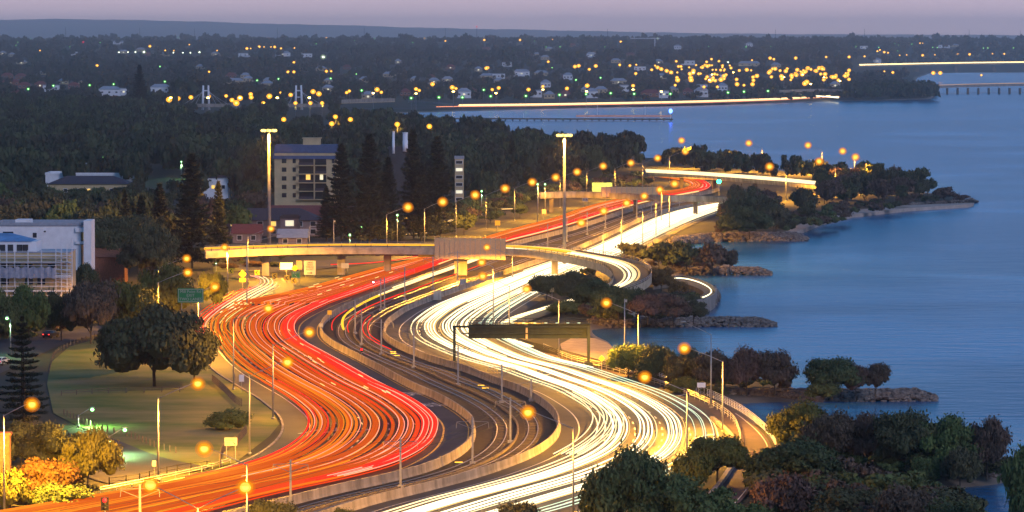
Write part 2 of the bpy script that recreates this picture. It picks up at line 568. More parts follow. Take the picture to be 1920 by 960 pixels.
# river
M_water = bpy.data.materials.new('river_water')
M_water.use_nodes = True
t_ = M_water.node_tree
b_ = t_.nodes['Principled BSDF']
b_.inputs['Roughness'].default_value = 0.22
b_.inputs['IOR'].default_value = 1.33
b_.inputs['Specular IOR Level'].default_value = 0.5
tcn = t_.nodes.new('ShaderNodeTexCoord')
mp = t_.nodes.new('ShaderNodeMapping'); mp.inputs['Scale'].default_value = (0.011, 0.010, 1); mp.inputs['Rotation'].default_value = (0, 0, R(-20))
nz = t_.nodes.new('ShaderNodeTexNoise'); nz.inputs['Scale'].default_value = 1.0; nz.inputs['Detail'].default_value = 7; nz.inputs['Distortion'].default_value = 0.6
t_.links.new(tcn.outputs['Object'], mp.inputs[0]); t_.links.new(mp.outputs[0], nz.inputs[0])
rp = t_.nodes.new('ShaderNodeValToRGB')
rp.color_ramp.elements[0].position = 0.43; rp.color_ramp.elements[0].color = (0.002, 0.080, 0.20, 1)
rp.color_ramp.elements[1].position = 0.64; rp.color_ramp.elements[1].color = (0.080, 0.245, 0.43, 1)
t_.links.new(nz.outputs[0], rp.inputs[0]); t_.links.new(rp.outputs[0], b_.inputs['Base Color'])
mp2 = t_.nodes.new('ShaderNodeMapping'); mp2.inputs['Scale'].default_value = (0.10, 0.22, 1); mp2.inputs['Rotation'].default_value = (0, 0, R(12))
n2 = t_.nodes.new('ShaderNodeTexNoise'); n2.inputs['Scale'].default_value = 1.0; n2.inputs['Detail'].default_value = 5
t_.links.new(tcn.outputs['Object'], mp2.inputs[0]); t_.links.new(mp2.outputs[0], n2.inputs[0])
bn = t_.nodes.new('ShaderNodeBump'); bn.inputs['Strength'].default_value = 0.35; bn.inputs['Distance'].default_value = 1.0
t_.links.new(n2.outputs[0], bn.inputs['Height']); t_.links.new(bn.outputs[0], b_.inputs['Normal'])
mb = MB(); mb.add([(-9000, 150, -1.5), (9500, 150, -1.5), (9500, 12000, -1.5), (-9000, 12000, -1.5)], [(0, 1, 2, 3)])
tag(mb.build('water', M_water), kind='structure')

# far hills
hp = [(-900, 40), (-300, 38), (0, 37), (100, 35.5), (200, 36.5), (300, 38.5), (400, 41), (520, 45), (640, 47), (760, 51), (860, 53.5), (960, 55), (1080, 57.5), (1200, 60), (1300, 62), (1500, 64), (2000, 66), (2800, 68)]
hx = np.linspace(-900, 2800, 240)
hy = np.interp(hx, [a for a, b in hp], [b for a, b in hp]) + 0.35 * np.sin(hx / 23) + 0.25 * np.sin(hx / 9.1)
hv, hq = [], []
for j, (D, k) in enumerate([(25500, 0.0), (27500, 0.45), (29000, 0.85), (30000, 1.0), (32000, 0.3)]):
    for x, y in zip(hx, hy):
        p = Zat(x, y, 30000); u = (x - 960) / F
        hv.append((u * D, D, 35 + (p.z - 35) * k + (4 * math.sin(x / 17 + j) if 0 < k < 1 else 0)))
n_ = len(hx)
for j in range(4):
    for i in range(n_ - 1):
        hq.append((j * n_ + i, j * n_ + i + 1, (j + 1) * n_ + i + 1, (j + 1) * n_ + i))
M_hill = mat('far_hill_scrub', (0.10, 0.11, 0.10), 1.0, scale=0.0015, var=0.2)
tag(link('hills', np_mesh('hills', np.array(hv), np.array(hq), [M_hill])), kind='structure')

# the evening air
HAZE = 5.8e-5
mh = bpy.data.materials.new('evening_haze'); mh.use_nodes = True
th = mh.node_tree; th.nodes.clear()
oh = th.nodes.new('ShaderNodeOutputMaterial'); vh = th.nodes.new('ShaderNodeVolumePrincipled')
vh.inputs['Color'].default_value = (0.97, 0.95, 0.95, 1)
vh.inputs['Density'].default_value = HAZE
vh.inputs['Anisotropy'].default_value = 0.92
th.links.new(vh.outputs[0], oh.inputs['Volume'])
mb = MB(); mb.box((0, 17500, 102), (24000, 36600, 216))
tag(mb.build('haze', mh), kind='stuff')

# ---------------------------------------------------------------- freeway
YS = rows(331, 1100, 3)
road = MB()
road.strip(line(XL, YS), line(XA, YS))
road.strip(line(XB, rows(371, 1100, 3)), line(XW, rows(371, 1100, 3), 2.6))
tag(road.build('freeway', M_asph), kind='structure')
bal = MB()
yb_ = rows(371, 1100, 3)
bal.strip(line(XA, yb_, 0.4, -0.04), line(XB, yb_, -0.4, -0.04))
tag(bal.build('rail_corridor_ground', M_ball), kind='structure')

mk = MB()
# edge lines
def stripe(fn, ys, off, w, z=0.02, mi=0):
    mk.strip(line(fn, ys, off - w / 2, z), line(fn, ys, off + w / 2, z), mi)
stripe(XL, rows(331, 545, 3), 1.0, 0.2)
stripe(XL, rows(575, 1080, 3), 4.0, 0.2)
stripe(XA, rows(560, 1080, 3), -4.6, 0.28, mi=1)
stripe(XA, rows(420, 1080, 3), -0.8, 0.18, mi=1)
stripe(XB, rows(380, 1080, 3), 3.1, 0.2)
stripe(XW, rows(380, 1080, 3), 0.0, 0.2)
RL0 = lambda y: G(XL(y), y).x + (4.0 if y > 575 else 1.0)
RL1 = lambda y: G(XA(y), y).x - 4.8
WL0 = lambda y: G(XB(y), y).x + 3.3
WL1 = lambda y: G(XW(y), y).x


def lane_line(f0, f1, t, y0, y1, dash=3.0, gap=6.0, w=0.22):
    ys = rows(y0, y1, 1.0)
    P = [Vector((f0(y) * (1 - t) + f1(y) * t, G(960, y).y, 0.02)) for y in ys]
    acc, cur = 0.0, []
    for i in range(1, len(P)):
        L = (P[i] - P[i - 1]).length
        ph = acc % (dash + gap)
        if ph < dash:
            cur += [P[i - 1]] if not cur else []
            cur.append(P[i])
        elif cur:
            mk.strip([c - Vector((w / 2, 0, 0)) for c in cur], [c + Vector((w / 2, 0, 0)) for c in cur], 0); cur = []
        acc += L
NLR, NLW = 5, 5
for k in range(1, NLR):
    lane_line(RL0, RL1, k / NLR, 575, 1000)
    lane_line(RL0, RL1, k / NLR, 360, 570, 4, 9, 0.3)
for k in range(1, NLW):
    lane_line(WL0, WL1, k / NLW, 560, 1000)
# chevrons of the gore and arrows
for i in range(13):
    y = 548 + i * 1.9; x0 = 562 - i * 5.4; x1 = x0 - 22 + i * 0.4
    a, b = G(x0 + 30, y - 3.0, 0.02), G(x1 + 26, y + 1.2, 0.02)
    mk.strip([a, b], [a + Vector((0, 1.2, 0)), b + Vector((0, 1.2, 0))])


def arrow(px, py, L=6.0, w=0.25, hook=0):
    p = G(px, py, 0.022); d = Vector((0.45, 0.89, 0)); n = Vector((0.89, -0.45, 0))
    a = p; b = p + d * L
    mk.add([a - n * w, a + n * w, b + n * w, b - n * w], [(0, 1, 2, 3)])
    mk.add([b - n * 0.8, b + n * 0.8, b + d * 2], [(0, 1, 2)])
    if hook: mk.add([b - d * 2, b - d * 2 + n * 1.8, b - d * 1.4 + n * 1.8, b - d * 1.4], [(0, 1, 2, 3)])
for a in ((560, 813), (598, 813), (640, 868), (655, 812), (520, 868), (400, 925), (1010, 705), (520, 716), (700, 745), (655, 760), (1272, 682 + 60), (1300, 822)):
    arrow(*a)
tag(mk.build('lane_markings', [M_paint, M_ypaint]), kind='structure')


def text_obj(s, size, loc, m, parent=None, rot=(math.pi / 2, 0, 0), ext=0.01, name='lettering', align='CENTER'):
    cu = bpy.data.curves.new('t', 'FONT')
    cu.body = s; cu.size = size; cu.align_x = align; cu.align_y = 'CENTER'; cu.extrude = ext; cu.resolution_u = 2
    cu.space_line = 0.95
    o = bpy.data.objects.new('t', cu); COL.objects.link(o)
    bpy.context.view_layer.update()
    me = bpy.data.meshes.new_from_object(o.evaluated_get(bpy.context.evaluated_depsgraph_get()))
    COL.objects.unlink(o); bpy.data.objects.remove(o)
    me.materials.clear(); me.materials.append(m)
    r = link(name, me, parent)
    r.location = loc; r.rotation_euler = rot
    return r
for s_, px, py in (('LANE', 780, 738), ('BUS', 812, 759)):
    o = text_obj(s_, 2.3, G(px, py, 0.022), M_paint, rot=(0, 0, R(28)), ext=0.0, name='road_lettering')
    o.scale = (0.95, 3.6, 1)
    tag(o, 'worn white word %s painted on the asphalt beside the median barrier' % s_, 'road marking')

# kerb of the left edge and gore island
kb = MB()
ysk = rows(578, 1080, 3)
kb.slab(line(XL, ysk, -0.35, 0.14), line(XL, ysk, 0.0, 0.14), 0.3)
tag(kb.build('kerb', M_conc), kind='structure')


# ---------------------------------------------------------------- barriers
def barrier(fn, ys, label, side, h=1.15, name='concrete_barrier', m=None, base_w=0.7):
    b = MB()
    P = line(fn, ys)
    prof = [(-base_w / 2, -0.1), (-0.17, 0.35), (-0.11, h), (0.11, h), (0.17, 0.35), (base_w / 2, -0.1)]
    vs, fs = [], []
    for p in P:
        vs += [(p.x + a * 1.0, p.y, p.z + z) for a, z in prof]
    for i in range(len(P) - 1):
        for k in range(5):
            fs.append((i * 6 + k, (i + 1) * 6 + k, (i + 1) * 6 + k + 1, i * 6 + k + 1))
    fs += [tuple(range(6)), tuple((len(P) - 1) * 6 + k for k in range(5, -1, -1))]
    b.add(vs, fs)
    return tag(b.build(name, m or M_conc), label, 'barrier')
barrier(XA, rows(357, 1100, 3), 'pale concrete barrier curving between the red traffic and the railway', 1, h=1.25)
barrier(XB, rows(372, 1100, 3), 'pale concrete barrier curving between the railway and the white traffic', 1, h=1.2)


def guard_rail(P, label, h=0.85, rails=(0.45, 0.75), step=4.0, name='guard_rail', rr=0.06, m=None, pr=0.05, cat='railing'):
    """two rails on posts along a polyline"""
    root = empty(name, P[0], label, cat)
    b = MB(); o0 = Vector(P[0])
    for z in rails: b.tube([p - o0 + Vector((0, 0, z)) for p in P], rr, 4)
    b.build('rail', m or M_steel, root)
    b = MB(); acc = 0; nxt = 0
    for i in range(1, len(P)):
        L = (P[i] - P[i - 1]).length
        while nxt <= acc + L:
            q = P[i - 1].lerp(P[i], (nxt - acc) / max(L, 1e-6)) - o0
            b.box((q.x, q.y, h / 2), (pr * 2, pr * 2, h)) if False else b.box((q.x, q.y, q.z + h / 2), (pr * 2, pr * 2, h))
            nxt += step
        acc += L
    tag(b.build('posts', m or M_steel, root), kind='stuff')
    return root
guard_rail(line(XL, rows(868, 1080, 3), -1.1), 'steel guard rail along the left edge of the red lanes, beside the park', name='guard_rail')
guard_rail(line(XW, rows(655, 900, 3), 3.2), 'double steel guard rail between the white lanes and the footpath', h=1.1, rails=(0.45, 0.8, 1.1))

# shoulder kerb and footpath by the water
tt = [(660, 1030), (672, 1075), (690, 1140), (705, 1190), (722, 1240), (740, 1290), (757, 1330), (775, 1362), (795, 1388), (815, 1408), (835, 1420), (855, 1420), (880, 1405), (910, 1385), (950, 1350), (1000, 1290)]
XP = Row(tt)
ysp = rows(660, 1000, 4)
fp = MB(); fp.strip(line(XP, ysp, -2.2, 0.02), line(XP, ysp, 2.0, 0.02))
tag(fp.build('footpath', mat('purple_asphalt_path', (0.085, 0.06, 0.06), 0.85, scale=0.3, var=0.2)), kind='structure')
lm = MB(); lm.strip(line(XP, rows(775, 1000, 4), 1.35, 0.04), line(XP, rows(775, 1000, 4), 1.5, 0.04))
tag(lm.build('footpath_edge_line', M_paint), kind='structure')
guard_rail(line(XP, rows(700, 850, 4), 2.6), 'slender balustrade on the water side of the footpath', h=1.2, rails=(0.15, 0.4, 0.65, 0.9, 1.2), step=1.6, rr=0.025, pr=0.03, m=M_mast)
guard_rail(line(XP, rows(638, 706, 3), -1.0), 'dark railing fence beside the sandy cove', h=1.3, rails=(0.2, 0.5, 0.8, 1.3), step=0.5, rr=0.05, pr=0.05, m=M_black)
kw = MB(); kw.slab(line(XP, rows(780, 1000, 4), -3.2, 0.5), line(XP, rows(780, 1000, 4), -2.6, 0.5), 0.7)
tag(kw.build('concrete_kerb_wall', M_conc), 'low pale concrete wall between footpath and trees', 'wall')


# ---------------------------------------------------------------- railway tracks
def track(t, label):
    root = empty('railway_track', (0, 0, 0), label, 'railway track', 'railway tracks')
    ys = rows(371, 1090, 3)
    C = between(XA, XB, t, ys)
    for s in (-0.72, 0.72):
        b = MB(); b.tube([p + Vector((s, 0, 0.14)) for p in C], 0.075, 4); b.build('rail', M_rail, root)
    b = MB(); acc = 0
    for i in range(1, len(C)):
        L = (C[i] - C[i - 1]).length; n = max(1, int(L / 1.4)); d = C[i] - C[i - 1]; a = math.atan2(d.y, d.x) - math.pi / 2
        for k in range(n):
            q = C[i - 1].lerp(C[i], k / n)
            b.box((q.x, q.y, 0.01), (2.5, 0.28, 0.10), a)
    tag(b.build('sleepers', M_conc2, root), kind='stuff')
track(0.33, 'railway track nearer the red lanes, in the sunken corridor')
track(0.70, 'railway track nearer the white lanes, in the sunken corridor')
# kerb between tracks
kb = MB(); C = between(XA, XB, 0.52, rows(560, 1090, 3))
kb.slab([p + Vector((-0.15, 0, 0.25)) for p in C], [p + Vector((0.15, 0, 0.25)) for p in C], 0.35)
tag(kb.build('cable_trough', M_conc2), 'low concrete cable trough running between the two railway tracks', 'cable trough')


# ---------------------------------------------------------------- the traffic's lights
def trail_mat(name, c, s):
    return mat(name, (0.012, 0.012, 0.012), 1.0, emit=c, es=s, var=0.02, spec=0.0)
TW = [trail_mat('headlight_white', (1.0, 0.77, 0.40), 1.8), trail_mat('headlight_warm', (1.0, 0.60, 0.20), 1.5), trail_mat('headlight_hot', (1.0, 0.86, 0.54), 2.5), trail_mat('headlight_soft', (1.0, 0.60, 0.20), 1.0), trail_mat('headlight_cool', (0.80, 1.0, 0.70), 1.2)]
TR = [trail_mat('taillight_red', (1.0, 0.022, 0.012), 1.25), trail_mat('taillight_deep', (1.0, 0.065, 0.008), 0.9), trail_mat('taillight_pink', (1.0, 0.26, 0.17), 2.3), trail_mat('taillight_and_added_streak_orange', (1.0, 0.19, 0.008), 1.0), trail_mat('taillight_and_added_streak_amber', (1.0, 0.30, 0.01), 1.1), trail_mat('taillight_dull', (1.0, 0.125, 0.006), 0.66)]


def wander(seed, amp):
    rg = random.Random(seed); a, b, c = (rg.uniform(0, 6.28) for _ in range(3)); k = rg.uniform(0.6, 1.3)
    return lambda s: amp * (0.6 * math.sin(s * 0.011 * k + a) + 0.4 * math.sin(s * 0.023 * k + b))


def trail(f0, f1, t, y0, y1, m, label, group, r=0.09, hgt=0.7, half=0.68, seed=0, amp=0.3, name='light_trail', t2=None):
    b = MB(); w = wander(seed, amp)
    ys = rows(y0, y1, 4)
    P = []
    for i, y in enumerate(ys):
        k = i / (len(ys) - 1)
        tt_ = t if t2 is None else t + (t2 - t) * (k * k * (3 - 2 * k))
        D = G(960, y).y
        P.append(Vector((f0(y) * (1 - tt_) + f1(y) * tt_ + w(D), D, hgt)))
    for s in ((-half, half) if half else (0,)):
        b.tube([p + Vector((s, 0, 0)) for p in P], r, 4)
    return tag(b.build(name, m), label, 'light trail', group)
ORD = ['first', 'second', 'third', 'fourth', 'fifth', 'sixth', 'seventh', 'eighth', 'ninth', 'tenth', 'eleventh']
LW = ['first', 'second', 'third', 'fourth', 'fifth']
rg = random.Random(11)
n = 0
#        centre, width, [(material, radius)], rows
CARS_R = {0: [(3, .16), (4, .06), (1, .06), (5, .26)], 1: [(3, .06), (5, .28), (4, .06), (3, .22), (2, .04)], 2: [(5, .28), (4, .07), (2, .05), (5, .30), (3, .09)],
          3: [(0, .09), (5, .28), (2, .06), (5, .26), (2, .045)], 4: [(1, .34), (0, .12), (2, .07), (0, .30), (1, .10), (2, .05)]}
for lane, cars in CARS_R.items():
    for k, (mi_, r_) in enumerate(cars):
        c = (lane + 0.5 + (-0.30 + 0.60 * k / (len(cars) - 1)) * (.7 if lane < 4 else .62)) / NLR + rg.uniform(-.006, .006)
        y0, y1 = 333, 1060
        if k == 2 and lane < 4: y0, y1 = rg.choice([(333, 900), (480, 1060), (620, 1060)])
        if mi_ in (0, 2): y1 = 905 if mi_ == 2 else 925 - 12 * k
        what = {0: 'bright red', 1: 'deep red', 2: 'pink cored', 3: 'orange red', 4: 'amber', 5: 'dull broad red'}[mi_]
        trail(RL0, RL1, c, y0, y1, TR[mi_], '%s trail %s the %s lane from the park side' % (what, ['at the left edge of', 'in the left half of', 'in the middle of', 'in the right half of', 'towards the right of', 'at the right edge of'][k], LW[lane]), 'tail light trails on the left carriageway',
              r=r_, hgt=rg.uniform(0.55, 1.0), seed=n, amp=0.28)
        n += 1
# beyond the overpass the trails close up
for k in range(9):
    trail(RL0, RL1, .06 + .1 * k, 333, rg.uniform(500, 560), TR[(3, 4, 2, 4, 3, 4, 0, 2, 0)[k]], 'tail light trail, %s from the left in the crowded red lanes beyond the overpass' % ORD[k], 'tail light trails beyond the overpass', r=0.2, half=.7, seed=800 + k, amp=.3)
for k in range(4):
    trail(RL0, RL1, .80 + .05 * k, 362, 500, TW[1], 'pale trail of oncoming buses at the right of the far red lanes', 'pale trails in the far bus lane', r=0.2, half=.6, seed=820 + k, amp=.3)
# added amber streaks standing in for the lamp-lit orange road at the bottom left
for k, t in enumerate((0.03, 0.09, 0.15, 0.21, 0.27, 0.34, 0.41, 0.48, 0.56, 0.64, 0.72, 0.80, 0.88)):
    trail(RL0, RL1, t, 860 + (k * 37) % 40, 1060, TR[4 if k % 2 else 3], 'added amber streak in the widening lanes at the bottom, %s from the park side' % ['first', 'second', 'third', 'fourth', 'fifth', 'sixth', 'seventh', 'eighth', 'ninth', 'tenth', 'eleventh', 'twelfth', 'last'][k], 'added amber streaks on the left carriageway', r=0.14, half=0.6, seed=90 + k, amp=0.3)
# leftmost lane: pink pairs through the curve
for k, t in enumerate((0.015, 0.06, 0.10)):
    trail(RL0, RL1, t + 0.03, 720, 905, TR[0 if k != 1 else 2], '%s tail light trail hugging the kerb of the park bend' % ('red', 'pink', 'second red')[k], 'trails on the kerb side', r=(.16, .07, .1)[k], half=0.55, seed=70 + k, amp=0.2, t2=t - 0.015)
# short marker flashes
for k in range(34):
    y = rg.uniform(520, 680) if k % 3 else rg.uniform(680, 760); t = rg.uniform(0.2, 0.9); L = 2.5 + (y - 500) * 0.012
    trail(RL0, RL1, t, y, y + L * 0.8, TW[1], 'short amber marker dash hovering over the left carriageway', 'short marker dashes', r=0.08, hgt=2.2, half=0, seed=200 + k, amp=0)
n = 0
CARS_W = {0: [(0, .09), (1, .06)], 1: [(2, .12), (0, .07), (2, .10), (1, .05)], 2: [(2, .10), (2, .11), (0, .06)], 3: [(2, .11), (0, .07), (2, .08), (1, .05)], 4: [(4, .06), (4, .07)]}
for lane, cars in CARS_W.items():
    for k, (mi_, r_) in enumerate(cars):
        c = (lane + 0.5 + (-0.14 + 0.28 * k / (len(cars) - 1))) / NLW
        if lane == 0: c = .15 + .045 * k
        y0, y1 = 384, 1060
        if lane == 0: y0, y1 = ((384, 1060), (384, 612))[k]
        what = {0: 'white', 1: 'warm white', 2: 'hot white', 4: 'greenish white'}[mi_]
        trail(WL0, WL1, c, y0, y1, TW[mi_], '%s headlight trail %s the %s lane from the railway' % (what, ['at the left of', 'left of centre in', 'right of centre in', 'at the right of'][k], LW[lane]), 'headlight trails on the right carriageway', r=r_, hgt=rg.uniform(0.6, 0.85), half=.6, seed=300 + n, amp=0.22)
        n += 1
for k in range(11):
    t = 0.14 + 0.80 * k / 10
    trail(WL0, WL1, t, 384, rg.uniform(590, 735), rg.choice([TW[0], TW[2], TW[1]]), 'headlight trail, %s from the railway in the crowded white lanes beyond the gantry' % ORD[k], 'headlight trails beyond the gantry', r=0.075, half=0.6, seed=400 + k, amp=0.35, hgt=0.7)
for k in range(11):
    t = 0.1 + 0.86 * k / 10
    trail(WL0, WL1, t, 384, rg.uniform(500, 590), rg.choice([TW[0], TW[2]]), 'headlight trail, %s from the railway in the far white lanes at the overpass' % ORD[k], 'headlight trails near the overpass', r=0.10, half=0.62, seed=430 + k, amp=0.4, hgt=0.7)
for k, (t, y1) in enumerate(((0.10, 760), (0.18, 780), (0.28, 800), (0.2, 840))):
    trail(WL0, WL1, t + 0.09, 742, 860, TW[0], '%s white trail crossing lanes in the middle of the near bend' % ORD[k], 'lane changing trails in the near bend', r=0.09, half=0.55, seed=500 + k, amp=0.1, t2=t - 0.06)
# train lamps
for t, y0, y1, lab in ((0.17, 590, 628, 'red train tail light streak on the left track'), (0.42, 560, 632, 'red train tail light streak between the tracks'), (0.66, 600, 665, 'long red train streak on the right hand track'), (0.74, 605, 650, 'shorter red train streak on the right hand track')):
    trail(lambda y: G(XA(y), y).x, lambda y: G(XB(y), y).x, t, y0, y1, TR[0], lab, 'train lamp streaks', r=0.09, hgt=1.0, half=0, seed=0, amp=0)
trail(lambda y: G(XA(y), y).x, lambda y: G(XB(y), y).x, 0.16, 487, 632, trail_mat('train_stripe_yellow', (1.0, 0.52, 0.03), 1.5), 'broad yellow streak of a train following the median barrier', None, r=0.26, hgt=1.6, half=0, amp=0, t2=0.34)
for k in range(5):
    trail(lambda y: G(XA(y), y).x, lambda y: G(XB(y), y).x, 0.22 + 0.02 * k, 492, 545 + 6 * k, TW[k % 2], '%s pale streak of lit train windows, counted from the median barrier' % ORD[k], 'train window streaks', r=0.13, hgt=1.7 + 0.25 * (k % 3), half=0, amp=0)
trail(lambda y: G(XA(y), y).x, lambda y: G(XB(y), y).x, 0.34, 497, 590, TR[0], 'red lower streak of the train under its lit windows', None, r=0.1, hgt=0.5, half=0, amp=0)


# ---------------------------------------------------------------- exit ramp at the left
RA = [(470, 578), (455, 570), (445, 560), (436, 551), (448, 541), (466, 533), (478, 526), (462, 520), (430, 517), (380, 515)]   # near / inner edge
RB = [(530, 566), (522, 560), (516, 552), (520, 545), (531, 537), (548, 528), (540, 518), (500, 512), (440, 510), (380, 509)]  # outer edge
def smooth3(P, n=5):
    out_ = []
    for i in range(len(P) - 1):
        p0, p1, p2, p3 = P[max(i - 1, 0)], P[i], P[i + 1], P[min(i + 2, len(P) - 1)]
        for k in range(n):
            t = k / n
            out_.append(0.5 * ((2 * p1) + (p2 - p0) * t + (2 * p0 - 5 * p1 + 4 * p2 - p3) * t * t + (3 * p1 - p0 - 3 * p2 + p3) * t**3))
    out_.append(P[-1])
    return out_
# left edge of ramp from the mouth of the tree
RA = [(362, 640), (352, 622), (356, 606), (375, 587), (400, 570), (433, 550), (455, 541), (466, 534), (462, 527), (440, 522), (410, 519), (370, 517)]
RB = [(470, 640), (448, 622), (455, 606), (478, 590), (505, 572), (530, 558), (548, 546), (556, 536), (545, 524), (510, 514), (450, 511), (370, 510)]
sa = smooth3([G(a, b, 0.02) for a, b in RA]); sb = smooth3([G(a, b, 0.02) for a, b in RB])
ex = MB(); ex.strip(sa, sb)
tag(ex.build('exit_ramp', M_asph), kind='structure')
for i, (t, a, b, m) in enumerate(((0.25, 0, 30, TR[0]), (0.3, 2, 44, TR[2]), (0.38, 14, 42, TW[0]), (0.46, 14, 40, TW[0]), (0.55, 12, 36, TW[0]), (0.66, 8, 33, TW[1]), (0.18, 0, 28, TR[0]), (0.1, 0, 26, TR[1]), (0.5, 0, 20, TR[3]), (0.7, 0, 18, TR[4]))):
    bm_ = MB(); P = [sa[j].lerp(sb[j], t) + Vector((0, 0, 0.7)) for j in range(a, b)]
    for s in (-0.5, 0.5): bm_.tube([p + Vector((s, 0, 0)) for p in P], 0.10, 4)
    tag(bm_.build('light_trail', m), ('pale' if m in TW else 'red') + ' light trail curling up the exit ramp, number %s laid across it' % ORD[i], 'light trail', ('pale' if m in TW else 'red') + ' trails on the exit ramp')

# street under the overpass and frontage road behind
st = MB()
def road_px(P, z=0.0):
    a = smooth3([G(x, y, z) for x, y in P[0]]); b = smooth3([G(x, y, z) for x, y in P[1]])
    return a, b
a, b = road_px(([(560, 508), (640, 500), (720, 492), (800, 482), (860, 470), (905, 452)], [(560, 498), (640, 492), (720, 485), (790, 474), (850, 462), (892, 448)]), 0.01)
st.strip(b, a)
a, b = road_px(([(500, 512), (560, 506), (640, 499), (740, 487)], [(420, 498), (520, 492), (620, 487), (730, 478)]), -0.02); st.strip(b, a)
a, b = road_px(([(700, 452), (790, 446), (840, 425), (900, 407), (990, 397)], [(680, 442), (775, 436), (815, 418), (880, 401), (980, 393)])); st.strip(b, a)
# left street and park road
a, b = road_px(([(-60, 720), (0, 700), (60, 672), (120, 645), (200, 625), (330, 612)], [(-60, 690), (0, 640), (50, 632), (110, 624), (190, 610), (330, 600)])); st.strip(b, a)
a, b = road_px(([(120, 872), (200, 905), (300, 893), (385, 880)], [(150, 808), (210, 822), (300, 856), (395, 876)])); st.strip(b, a)
tag(st.build('side_roads', M_asph2), kind='structure')

# park lawn and verges
def patch(name, P, z, m):
    b_ = MB(); v = [G(x, y, z) for x, y in P]; b_.add(v, [tuple(range(len(v)))])
    return tag(b_.build(name, m), kind='structure')
patch('park_lawn', [(385, 878), (300, 858), (210, 824), (150, 800), (100, 775), (88, 720), (95, 680), (130, 650), (200, 630), (330, 622), (352, 640), (372, 670), (404, 700), (450, 725), (484, 750), (510, 770), (524, 795), (505, 818), (440, 868)][::-1], -0.06, M_grass)
patch('verge_grass', [(700, 448), (740, 460), (860, 438), (1000, 402), (1080, 385), (1180, 364), (1240, 352), (1200, 345), (1000, 380), (880, 402)][::-1], -0.08, M_mulch)
patch('island_grass', [(556, 545), (620, 529), (700, 508), (760, 490), (700, 494), (600, 508), (540, 512), (552, 530)][::-1], -0.05, mat('island_grass_lit', (0.06, 0.07, 0.025), 0.95, scale=0.15, col2=(0.11, 0.095, 0.04)))
patch('garden_bed', [(400, 512), (440, 508), (540, 510), (560, 498), (500, 494), (400, 500)][::-1], -0.03, M_grass)
bs = MB(); q_ = [G(x, y, -.35) for x, y in ((1480, 441), (1508, 429), (1542, 415), (1600, 401.5), (1700, 390.5), (1815, 383), (1826, 380), (1700, 384.5), (1600, 394), (1540, 406), (1500, 420), (1470, 435), (1462, 441))]
bs.add(q_ + [p - Vector((0, 0, 1.6)) for p in q_], [tuple(range(13))] + [(i, (i + 1) % 13, 13 + (i + 1) % 13, 13 + i) for i in range(13)]); tag(bs.build('beach', mat('pale_beach_sand', (.42, .34, .28), .95, scale=.3, var=.2)), kind='structure')
patch('cove_sand', [(1060, 676), (1110, 690), (1166, 676), (1150, 652), (1138, 642), (1115, 634), (1075, 632), (1050, 645)][::-1], -0.05, M_sand)
patch('point_earth', [(1000, 597), (1060, 580), (1130, 570), (1230, 560), (1300, 552), (1270, 530), (1225, 520), (1150, 520), (1050, 540), (1000, 570)][::-1], -0.04, M_mulch)

# ---------------------------------------------------------------- overpass and loop ramp
NEAR = [(386, 477, 6.2), (397, 476, 6.2), (520, 471, 6.3), (640, 469, 6.4), (815, 470, 6.4), (948, 472, 6.2), (1023, 479, 5.9), (1086, 490, 5.4), (1122, 500, 5.0), (1143, 512, 4.5), (1150, 526, 3.9), (1136, 541, 3.0), (1098, 556, 2.0), (1048, 572, 1.0), (1000, 585, 0.4), (950, 600, 0.1), (920, 618, 0.06), (935, 640, 0.05), (985, 660, 0.05)]
FAR = [(386, 471.5, 6.2), (397, 471, 6.2), (520, 467, 6.3), (640, 465, 6.4), (815, 465, 6.4), (948, 467, 6.2), (1057, 471, 5.9), (1135, 483, 5.4), (1183, 492, 5.0), (1210, 502, 4.5), (1221, 516, 3.9), (1212, 532, 3.0), (1168, 550, 2.0), (1070, 574, 1.0), (1020, 592, 0.4), (985, 606, 0.1), (965, 622, 0.06), (975, 640, 0.05), (1020, 658, 0.05)]
nr = smooth3([G(x, y, z) for x, y, z in NEAR], 6); fr = smooth3([G(x, y, z) for x, y, z in FAR], 6)
ELEV = 6 * 12
ov = empty('overpass', nr[0], 'long amber lit road overpass curving right into a loop ramp', 'overpass')
o0 = nr[0].copy()
sh = lambda P, dz=0.0, d=None: [Vector((p.x - o0.x, p.y - o0.y, p.z - o0.z + dz)) for p in P]
dk = MB(); dk.slab(sh(fr[:ELEV + 1]), sh(nr[:ELEV + 1]), 0.5); dk.build('deck', M_asph, ov)
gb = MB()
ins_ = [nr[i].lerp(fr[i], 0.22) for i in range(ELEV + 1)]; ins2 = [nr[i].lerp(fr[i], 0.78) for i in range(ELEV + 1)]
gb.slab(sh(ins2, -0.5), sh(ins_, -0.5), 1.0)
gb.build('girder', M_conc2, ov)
for P, q in ((nr, fr), (fr, nr)):
    b = MB(); e = [P[i] + (P[i] - q[i]).normalized() * 0.35 for i in range(ELEV + 1)]
    b.slab(sh(P[:ELEV + 1], 0.75), sh(e, 0.75), 1.75) if P is fr else b.slab(sh(e, 0.75), sh(P[:ELEV + 1], 0.75), 1.75)
    b.build('parapet', MATS['pale_parapet_concrete'], ov)
    b = MB()
    mid = [P[i] + (P[i] - q[i]).normalized() * 0.17 for i in range(ELEV + 1)]
    for z in (1.15, 1.5): b.tube(sh(mid, z), 0.05, 4)
    acc = 0
    for i in range(1, len(mid)):
        acc += (mid[i] - mid[i - 1]).length
        if acc > 2.6:
            acc = 0; w = mid[i] - o0; b.box((w.x, w.y, w.z + 1.12), (0.12, 0.12, 0.8))
    b.build('railing', M_steel if P is fr else M_dsteel, ov)
